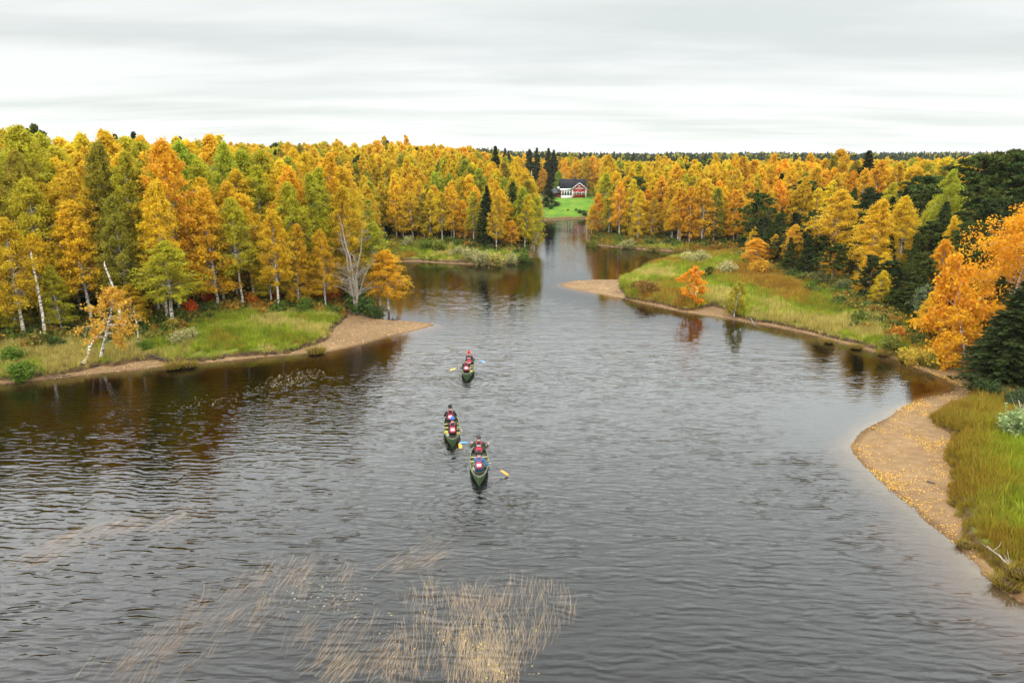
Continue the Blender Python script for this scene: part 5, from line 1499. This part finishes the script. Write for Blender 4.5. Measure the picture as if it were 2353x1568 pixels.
def shell(off, m, name):
    ns, nf_ = 29, 9; V = []
    for i in range(ns):
        s = -1 + 2 * i / (ns - 1)
        for sgn in (1, -1):
            for j in range(nf_):
                f_ = j / (nf_ - 1) if sgn == 1 else 1 - j / (nf_ - 1)
                hb, z = hull_pts(s, f_)
                curv = (CL / 2) * s * (1 - (0.03 * f_ * abs(s) ** 3))
                V.append((sgn * max(0.008, hb - off * (1 if f_ < .9 else 0)), curv * (1 - off * .3), z + off * f_))
    V = np.array(V); m_ = 2 * nf_
    Q = np.array([[i * m_ + j, i * m_ + j + 1, (i + 1) * m_ + j + 1, (i + 1) * m_ + j] for i in range(ns - 1) for j in range(m_ - 1)])
    if off == 0:
        Q = np.concatenate([Q, np.array([[j, m_ - 1 - j, m_ - 2 - j, j + 1] for j in range(nf_ - 1)])[:, ::-1], np.array([[(ns - 1) * m_ + j, (ns - 1) * m_ + m_ - 1 - j, (ns - 1) * m_ + m_ - 2 - j, (ns - 1) * m_ + j + 1] for j in range(nf_ - 1)])])
    return mesh_np(name, V, [Q], [m], smooth=True)
HULL, INNER = shell(0, M_HULL, 'hull'), shell(0.022, M_INNER, 'inner_hull')
gm = Bag()
def gun(sgn):
    s = np.linspace(-1, 1, 33)
    return np.array([[sgn * max(.012, hull_pts(v, 0)[0]), v * CL / 2, hull_pts(v, 0)[1] + .004] for v in s])
GUN = []
for sgn in (1, -1):
    b = Bag(); b.add(*tube(gun(sgn), .013, 6)); GUN.append(b.mesh('gunwale', [M_GUN], True))
def deck(sg):
    s = np.linspace(.86, 1.0, 4); V = []
    for v in s:
        hb, z = hull_pts(v, 0); V += [(-hb, sg * v * CL / 2, z + .012), (hb, sg * v * CL / 2, z + .012)]
    V = np.array(V); V2 = V.copy(); V2[:, 2] -= .02
    Q = [[2 * i, 2 * i + 1, 2 * i + 3, 2 * i + 2] for i in range(3)]
    Q2 = [[8 + 2 * i, 8 + 2 * i + 2, 8 + 2 * i + 3, 8 + 2 * i + 1] for i in range(3)] + [[0, 8, 9, 1]]
    return mesh_np('deck_plate', np.concatenate([V, V2]), [np.array(Q + Q2)], [M_HULL])
DECK = [deck(1), deck(-1)]

def make_canoe(loc, rz, label, ySeats):
    e_ = tag(empty('canoe', loc, rz), label, 'canoe', 'green canoes paddled upriver')
    link('hull', HULL, e_); link('inner_hull', INNER, e_)
    for g_ in GUN: link('gunwale', g_, e_)
    for d_ in DECK: link('deck_plate', d_, e_)
    for ysv in ySeats:
        s = ysv / (CL / 2); hb = hull_pts(s, .18)[0]
        bevel_box('seat', (hb * 2 - .06, .26, .035), M_SEAT, e_, (0, ysv, .20), None, .008)
    for ysv in (-.12, .42):
        hb = hull_pts(ysv / (CL / 2), 0)[0]
        bevel_box('thwart', (hb * 2 - .03, .06, .025), M_THW, e_, (0, ysv, .305), None, .006)
    return e_

# ------------------------------------------------------------------ people
M_SKIN = mat('skin', (0.52, 0.30, 0.21), 0.55)
M_HAIR = mat('dark_hair', (0.03, 0.02, 0.014), 0.7)
M_PFD = mat('vest_red', (0.46, 0.016, 0.06), 0.6, vary=0.15, nscale=9)
M_PANEL = mat('vest_panel', (0.80, 0.72, 0.70), 0.5)
M_STRAP = mat('vest_strap', (0.03, 0.03, 0.03), 0.6)
M_REFL = mat('reflective_stripe', (0.75, 0.74, 0.68), 0.35)

def skinned(nodes, edges, radii, root=0, sub=1):
    """grow one continuous surface over a skeleton; returns a plain mesh"""
    me = bpy.data.meshes.new('skeleton')
    me.from_pydata([tuple(v) for v in nodes], edges, [])
    o = bpy.data.objects.new('skeleton', me); COL.objects.link(o)
    sk = o.modifiers.new('s', 'SKIN'); sk.use_smooth_shade = True
    for i, r_ in enumerate(radii):
        v = me.skin_vertices[0].data[i]
        v.radius = r_ if isinstance(r_, tuple) else (r_, r_)
        v.use_root = (i == root)
    ss = o.modifiers.new('u', 'SUBSURF'); ss.levels = sub; ss.render_levels = sub
    dg = bpy.context.evaluated_depsgraph_get(); dg.update()
    ev = o.evaluated_get(dg)
    res = bpy.data.meshes.new_from_object(ev)
    bpy.data.objects.remove(o); bpy.data.meshes.remove(me)
    return res

def ellip(n1, n2, rx, ry, rz, zcut=-1.0):
    u_ = np.linspace(0, math.acos(max(-1, zcut)), n1); v_ = np.arange(n2) / n2 * 2 * math.pi
    UU, VV = np.meshgrid(u_, v_, indexing='ij')
    V = np.stack([rx * np.sin(UU) * np.cos(VV), ry * np.sin(UU) * np.sin(VV), rz * np.cos(UU)], -1).reshape(-1, 3)
    Q = np.array([[i * n2 + j, (i + 1) * n2 + j, (i + 1) * n2 + (j + 1) % n2, i * n2 + (j + 1) % n2] for i in range(n1 - 1) for j in range(n2)])
    return V, Q

def person(loc, rz, label, jacket, trousers, hat, handL, handR, turn=0.0, lean=0.08, vest='full', shaft=None, hairc=None):
    """seated paddler facing +Y; origin on the seat; hands given in local coordinates"""
    mj = mat('jacket_%.2f_%.2f_%.2f' % jacket, jacket, 0.75, vary=0.2, nscale=7); mt_ = mat('trousers_dark', trousers, 0.8)
    e_ = tag(empty('person', loc, rz), label, 'person', 'paddlers in the three canoes'); e_.scale = (1.15,) * 3
    nd = []; ed = []; rd = []
    def nn(p, r_, par=None):
        nd.append(np.array(p, float)); rd.append(r_)
        if par is not None: ed.append((par, len(nd) - 1))
        return len(nd) - 1
    lf = lean
    pel = nn((0, 0, .10), (.17, .13)); wa = nn((0, .01 + lf * .2, .25), (.155, .115), pel); ch = nn((0, .02 + lf * .6, .42), (.18, .125), wa)
    up = nn((0, .03 + lf, .54), (.15, .10), ch); nk = nn((0, .04 + lf, .63), .058, up)
    hb = nn((0, .055 + lf, .70), (.072, .082), nk); hm = nn((0, .065 + lf, .78), (.082, .098), hb); ht = nn((0, .06 + lf, .865), (.06, .072), hm)
    for sx_, hand in ((-1, np.array(handL, float)), (1, np.array(handR, float))):
        sh = np.array((sx_ * .19, .02 + lf, .53)); s_i = nn(sh, .075, up)
        d_ = hand - sh; L = np.linalg.norm(d_); half = .29
        if L > .56: hand = sh + d_ / L * .56; d_ = hand - sh; L = .56
        off = math.sqrt(max(0.0004, half ** 2 - (L / 2) ** 2))
        dn = d_ / L; out_ = np.array((sx_ * .7, -.2, -.9)); out_ -= dn * (out_ @ dn); out_ /= np.linalg.norm(out_)
        el_ = sh + d_ / 2 + out_ * off
        e_i = nn(el_, .052, s_i); f_i = nn(el_ * .45 + hand * .55, .045, e_i); w_i = nn(hand - dn * .055, .03, f_i)
        pm = nn(hand, (.036, .022), w_i)
        # fingers curled round the shaft
        sd_ = np.cross(dn, (0, 0, 1.0)); sd_ /= np.linalg.norm(sd_) + 1e-9
        upv = np.cross(sd_, dn)
        for k_, (o2, ll) in enumerate(((-.030, .036), (-.010, .042), (.010, .040), (.029, .032))):
            r1 = hand + dn * .03 + sd_ * o2
            a1 = nn(r1, .0095, pm); a2 = nn(r1 + dn * ll * .6 - upv * .012, .009, a1); nn(r1 + dn * ll * .55 - upv * .040, .008, a2)
        th_ = nn(hand - sd_ * sx_ * .036 + dn * .008, .011, pm); nn(hand - sd_ * sx_ * .040 + dn * .038 - upv * .014, .0095, th_)
    for sx_ in (-1, 1):
        h_i = nn((sx_ * .10, .04, .08), .10, pel); k_i = nn((sx_ * .19, .43, .10), .066, h_i)
        a_i = nn((sx_ * .17, .58, -.16), .048, k_i); nn((sx_ * .17, .72, -.19), .042, a_i)
    me = skinned(nd, ed, rd, 0, 1)
    me.materials.clear()
    for m_ in (mj, mt_, M_SKIN): me.materials.append(m_)
    hl, hr = [nd[i] for i in range(len(nd)) if False] or (None, None)
    for p in me.polygons:
        c = np.array(p.center)
        if c[2] > .645: p.material_index = 2
        elif min(np.linalg.norm(c - np.array(handL)), np.linalg.norm(c - np.array(handR))) < .095: p.material_index = 2
        elif c[1] > .16 + lf * .3 and c[2] < .19 or c[2] < .06: p.material_index = 1
        else: p.material_index = 0
        p.use_smooth = True
    body = link('body', me, e_)
    hc = np.array((0, .06 + lf, .79))
    # face: nose, ears, eyes, mouth
    fb = Bag()
    V, Q = ellip(5, 8, .014, .022, .022); fb.add(V + hc + [0, .112, -.01], Q)
    link('nose', fb.mesh('nose', [M_SKIN], True), e_)
    for sx_ in (-1, 1):
        b = Bag(); V, Q = ellip(5, 8, .012, .02, .032); b.add(V + hc + [sx_ * .088, 0, -.005], Q); link('ear', b.mesh('ear', [M_SKIN], True), e_)
        b = Bag(); V, Q = ellip(4, 6, .012, .008, .008); b.add(V + hc + [sx_ * .03, .098, .012], Q); link('eye', b.mesh('eye', [M_HAIR], True), e_)
    b = Bag(); V, Q = ellip(4, 6, .024, .008, .006); b.add(V + hc + [0, .098, -.045], Q); link('mouth', b.mesh('mouth', [mat('lips', (.35, .12, .1), .5)], True), e_)
    # hair, then beanie
    b = Bag(); V, Q = ellip(8, 14, .096, .108, .115, -.35); V[:, 1] -= .012; b.add(V + hc + [0, 0, .0], Q); link('hair', b.mesh('hair', [M_HAIR], True), e_)
    if hat is not None:
        mh = mat('beanie_%.2f_%.2f_%.2f' % hat, hat, .9)
        b = Bag(); V, Q = ellip(8, 16, .106, .118, .13, .0); b.add(V + hc + [0, -.008, .015], Q)
        hat_o = link('beanie', b.mesh('beanie', [mh], True), e_)
        b = Bag(); t_ = np.linspace(0, 2 * math.pi, 17); b.add(*tube(np.column_stack([.103 * np.cos(t_), .115 * np.sin(t_), np.zeros(17)]), .018, 6))
        link('cuff', b.mesh('cuff', [mh], True), hat_o, tuple(hc + [0, -.008, .022]))
        if hat[2] > .2:
            b = Bag(); b.add(*ellip(6, 10, .03, .03, .03)); link('bobble', b.mesh('bobble', [mh], True), hat_o, tuple(hc + [0, 0, .15]))
    # hood / collar
    b = Bag(); t_ = np.linspace(0, 2 * math.pi, 17)
    b.add(*tube(np.column_stack([.085 * np.cos(t_), .03 + lf + .08 * np.sin(t_), .615 + .012 * np.sin(t_)]), .032, 6)); link('collar', b.mesh('collar', [mj], True), e_)
    # life vest: a thick shell round the torso
    if vest:
        z0v, z1v = (.18, .47) if vest == 'full' else (.16, .40)
        n_ = 20; V = []; rows = 6
        for i in range(rows):
            f_ = i / (rows - 1); z = z0v + (z1v - z0v) * f_
            yc = .012 + lf * min(1, .2 + f_ * .8)
            wv = (.120 - .012 * abs(f_ - .4)) * (1 - .2 * f_ ** 3); dv = .160 - .015 * f_
            for j in range(n_):
                a_ = j / n_ * 2 * math.pi; c_, s_ = math.cos(a_), math.sin(a_)
                V.append((wv * math.copysign(abs(c_) ** .7, c_), yc + dv * math.copysign(abs(s_) ** .8, s_), z))
        Q = [[i * n_ + j, i * n_ + (j + 1) % n_, (i + 1) * n_ + (j + 1) % n_, (i + 1) * n_ + j] for i in range(rows - 1) for j in range(n_)
             if not (i >= 3 and (j in (0, 1, 19, 18, 8, 9, 10, 11)))]
        vo = link('life_vest', mesh_np('life_vest', np.array(V), [np.array(Q)], [M_PFD], smooth=True), e_)
        sm_ = vo.modifiers.new('thickness', 'SOLIDIFY'); sm_.thickness = .035; sm_.offset = 1
        yb = -.168 + lf * .5
        if vest == 'full':
            bevel_box('back_panel', (.19, .03, .13), M_PANEL, vo, (0, yb - .025, .36), (-lf * .9, 0, 0), .01)
            bevel_box('strap', (.26, .02, .03), M_STRAP, vo, (0, yb - .02, .22), (-lf * .5, 0, 0), .005)
        else:
            bevel_box('stripe', (.26, .02, .03), M_REFL, vo, (0, yb - .03, .19), None, .005)
            bevel_box('stripe', (.2, .02, .03), M_REFL, vo, (0, yb - .01, .50), None, .005)
        for sx_ in (-1, 1):
            b = Bag(); a_ = np.linspace(0, math.pi, 7)
            b.add(*tube(np.column_stack([np.full(7, sx_ * .10), .02 + lf - .13 * np.cos(a_), .53 + .085 * np.sin(a_)]), .022, 5)); link('strap', b.mesh('strap', [M_PFD], True), vo)
    return e_

def paddle(loc, rz, A, B, blade, label):
    A = np.array(A, float); B = np.array(B, float); L = np.linalg.norm(B - A)
    e_ = tag(empty('paddle', loc, rz), label, 'paddle', 'paddles with coloured blades')
    A = A * 1.15; B = B * np.array((1, 1, 1.0)); L = np.linalg.norm(B - A)
    M_SH = mat('paddle_shaft', (.04, .04, .045), .4)
    d_ = (B - A) / L
    b = Bag(); b.add(*tube(np.array([A, A + d_ * (L - .3) * .5, B - d_ * .38]), .016, 6)); link('shaft', b.mesh('shaft', [M_SH], True), e_)
    sd_ = np.cross(d_, (0, 0, 1.0)); sd_ /= np.linalg.norm(sd_); upv = np.cross(sd_, d_)
    if abs(d_[2]) > .3: pass
    b = Bag(); b.add(*tube(np.array([A - sd_ * .055, A, A + sd_ * .055]), .018, 6)); link('grip', b.mesh('grip', [M_SH], True), e_)
    ts = [0, .06, .16, .34, .44, .47]; wd = [.018, .055, .088, .1, .085, .05]
    V = []
    for t_, w_ in zip(ts, wd):
        c = B - d_ * (.45 - t_)
        V += [c - sd_ * w_ + upv * .008, c + sd_ * w_ + upv * .008, c + sd_ * w_ - upv * .008, c - sd_ * w_ - upv * .008]
    Q = [[i * 4 + j, i * 4 + (j + 1) % 4, (i + 1) * 4 + (j + 1) % 4, (i + 1) * 4 + j] for i in range(5) for j in range(4)] + [[3, 2, 1, 0], [20, 21, 22, 23]]
    link('blade', mesh_np('blade', np.array(V), [np.array(Q)], [mat('blade_%.2f_%.2f' % blade[:2], blade, .4)]), e_)
    return e_

def bag(loc, rz, dims, col, label, cat='dry bag'):
    e_ = tag(empty('dry_bag', loc, rz), label, cat)
    m_ = mat('bag_%.2f_%.2f_%.2f' % col, col, .5, vary=.15, nscale=6)
    t_ = np.linspace(0, 1, 9); b = Bag()
    rad = dims[1] / 2 * np.array([.55, .9, 1, 1, 1, .98, .9, .55, .3])
    V, Q = tube(np.column_stack([(t_ - .5) * dims[0], np.zeros(9), np.full(9, dims[1] / 2)]), rad, 10); b.add(V, Q)
    c0 = V[:10].mean(0)
    b.add(np.vstack([V[:10]]), np.array([[0, 1, 2, 3], [0, 3, 4, 5], [0, 5, 6, 7], [0, 7, 8, 9]])[:, ::-1])
    link('sack', b.mesh('sack', [m_], True), e_)
    bevel_box('roll_top', (.03, dims[1] * .9, .05), m_, e_, (dims[0] / 2 + .01, 0, dims[1] / 2), None, .008)
    bevel_box('buckle', (.02, .05, .03), M_STRAP, e_, (dims[0] / 2 + .035, 0, dims[1] / 2), None, .004)
    return e_

def canoe_set(stern_px, aim_px, label):
    s0 = at(stern_px[0], stern_px[1], .12); a1 = at(aim_px[0], aim_px[1], .12); d_ = a1 - s0; d_ /= np.linalg.norm(d_)
    rz = math.atan2(d_[1], d_[0]) - math.pi / 2
    c = s0 + d_ * CL / 2
    make_canoe((c[0], c[1], 0), rz, label, (-1.10, .92))
    def loc(x_, y_, z_=0):
        cs, sn = math.cos(rz), math.sin(rz)
        return (c[0] + cs * x_ - sn * y_, c[1] + sn * x_ + cs * y_, z_)
    return loc, rz
BLACK = (0.012, 0.012, 0.014); BROWN = (0.028, 0.020, 0.018); BLUEJ = (0.02, 0.10, 0.22)
YR, YF, ZS = -1.10, .92, .21
# nearest canoe
loc, rz = canoe_set((1101, 1113), (1100, 1040), 'nearest green canoe of the three, with pale gunwales')
person(loc(0, YF, ZS), rz, 'bow paddler in the nearest canoe, brown jacket and grey hat', BROWN, (.02, .02, .025), (.055, .055, .06), (-.32, .26, .50), (.47, .16, .50), lean=.05, vest='low')
paddle(loc(0, YF, ZS), rz, (.50, .16, .50), (-.98, .42, .52), (.06, .28, .75), 'paddle with blue blade held level in nearest canoe')
person(loc(0, YR, ZS), rz, 'stern paddler in the nearest canoe, blue sleeves and red vest', BLUEJ, (.02, .02, .025), (.022, .018, .018), (.16, .34, .42), (.50, .20, .27), lean=.10)
paddle(loc(0, YR, ZS), rz, (.15, .36, .44), (1.42, -.16, -.14), (.85, .30, .02), 'paddle with orange blade dipping right of nearest canoe')
bag(loc(-.25, -.78, .04), rz + 1.4, (.5, .26), (.30, .27, .16), 'khaki bag beside the stern paddler in nearest canoe')
bag(loc(.12, -.45, .0), rz + .2, (.5, .24), (.10, .16, .05), 'green bag amidships in the nearest canoe')
# middle canoe
loc, rz = canoe_set((1040, 1024), (1036, 960), 'middle green canoe with yellow bags aboard')
person(loc(-.05, YF, ZS), rz, 'bow paddler in the middle canoe, black hat and red vest', BLACK, (.02, .02, .025), (.012, .012, .014), (-.16, .42, .26), (.20, .42, .26), lean=.04)
person(loc(.03, YR, ZS), rz, 'stern paddler in the middle canoe, wearing blue bobble hat', BLACK, (.02, .02, .025), (.05, .12, .42), (.14, .32, .34), (.44, .06, .24), lean=.10)
paddle(loc(.03, YR, ZS), rz, (.10, .34, .36), (.40, -1.42, -.16), (.85, .36, .03), 'paddle with orange blade trailing behind the middle canoe')
bag(loc(-.28, -.62, .10), rz + .1, (.34, .2), (.80, .62, .03), 'yellow dry bag at left side of the middle canoe')
bag(loc(.28, -.78, .08), rz + .2, (.32, .2), (.80, .60, .04), 'yellow dry bag at right side of the middle canoe')
bag(loc(-.22, -.92, .06), rz + 1.2, (.4, .22), (.38, .40, .30), 'pale bag left of the blue-hatted paddler')
bag(loc(.2, -.2, .06), rz + .1, (.36, .2), (.62, .52, .05), 'yellow bag amidships in middle canoe')
# farthest canoe
loc, rz = canoe_set((1071, 871), (1084, 800), 'farthest green canoe, leading the three')
person(loc(.03, YF, ZS), rz, 'bow paddler in the farthest canoe, wearing bright red hat', BLACK, (.02, .02, .025), (.75, .012, .03), (.10, .36, .44), (.46, .18, .36), lean=.06, vest='low')
paddle(loc(.03, YF, ZS), rz, (.02, .38, .46), (1.18, .10, .14), (.10, .34, .85), 'paddle with blue blade on right of farthest canoe')
person(loc(-.06, YR, ZS), rz, 'bareheaded stern paddler in the farthest canoe', BLACK, (.02, .02, .025), None, (-.46, .16, .34), (-.08, .36, .44), lean=.10)
paddle(loc(-.06, YR, ZS), rz, (.04, .38, .46), (-1.18, .12, .16), (.90, .55, .01), 'paddle with yellow blade on left of farthest canoe')
bag(loc(.24, -.72, .10), rz + .2, (.36, .2), (.80, .60, .03), 'yellow dry bag beside the stern paddler of farthest canoe')

# ------------------------------------------------------------------ air
hb_ = Bag(); hb_.add(boxv(-5000, 5000, -90, 8800, -7, 62), BOXQ)
mh_ = bpy.data.materials.new('haze_air'); mh_.use_nodes = True
nd_ = mh_.node_tree.nodes; nd_.clear()
ho = nd_.new('ShaderNodeOutputMaterial'); pv = nd_.new('ShaderNodeVolumePrincipled')
pv.inputs['Color'].default_value = (0.86, 0.92, 0.95, 1); pv.inputs['Density'].default_value = HAZE
mh_.node_tree.links.new(pv.outputs[0], ho.inputs['Volume'])
tag(link('haze', hb_.mesh('haze', [mh_])), 'thin pale air haze over the forest', 'haze', kind='stuff')
for o in bpy.data.objects:
    if 'feature' in o: del o['feature']
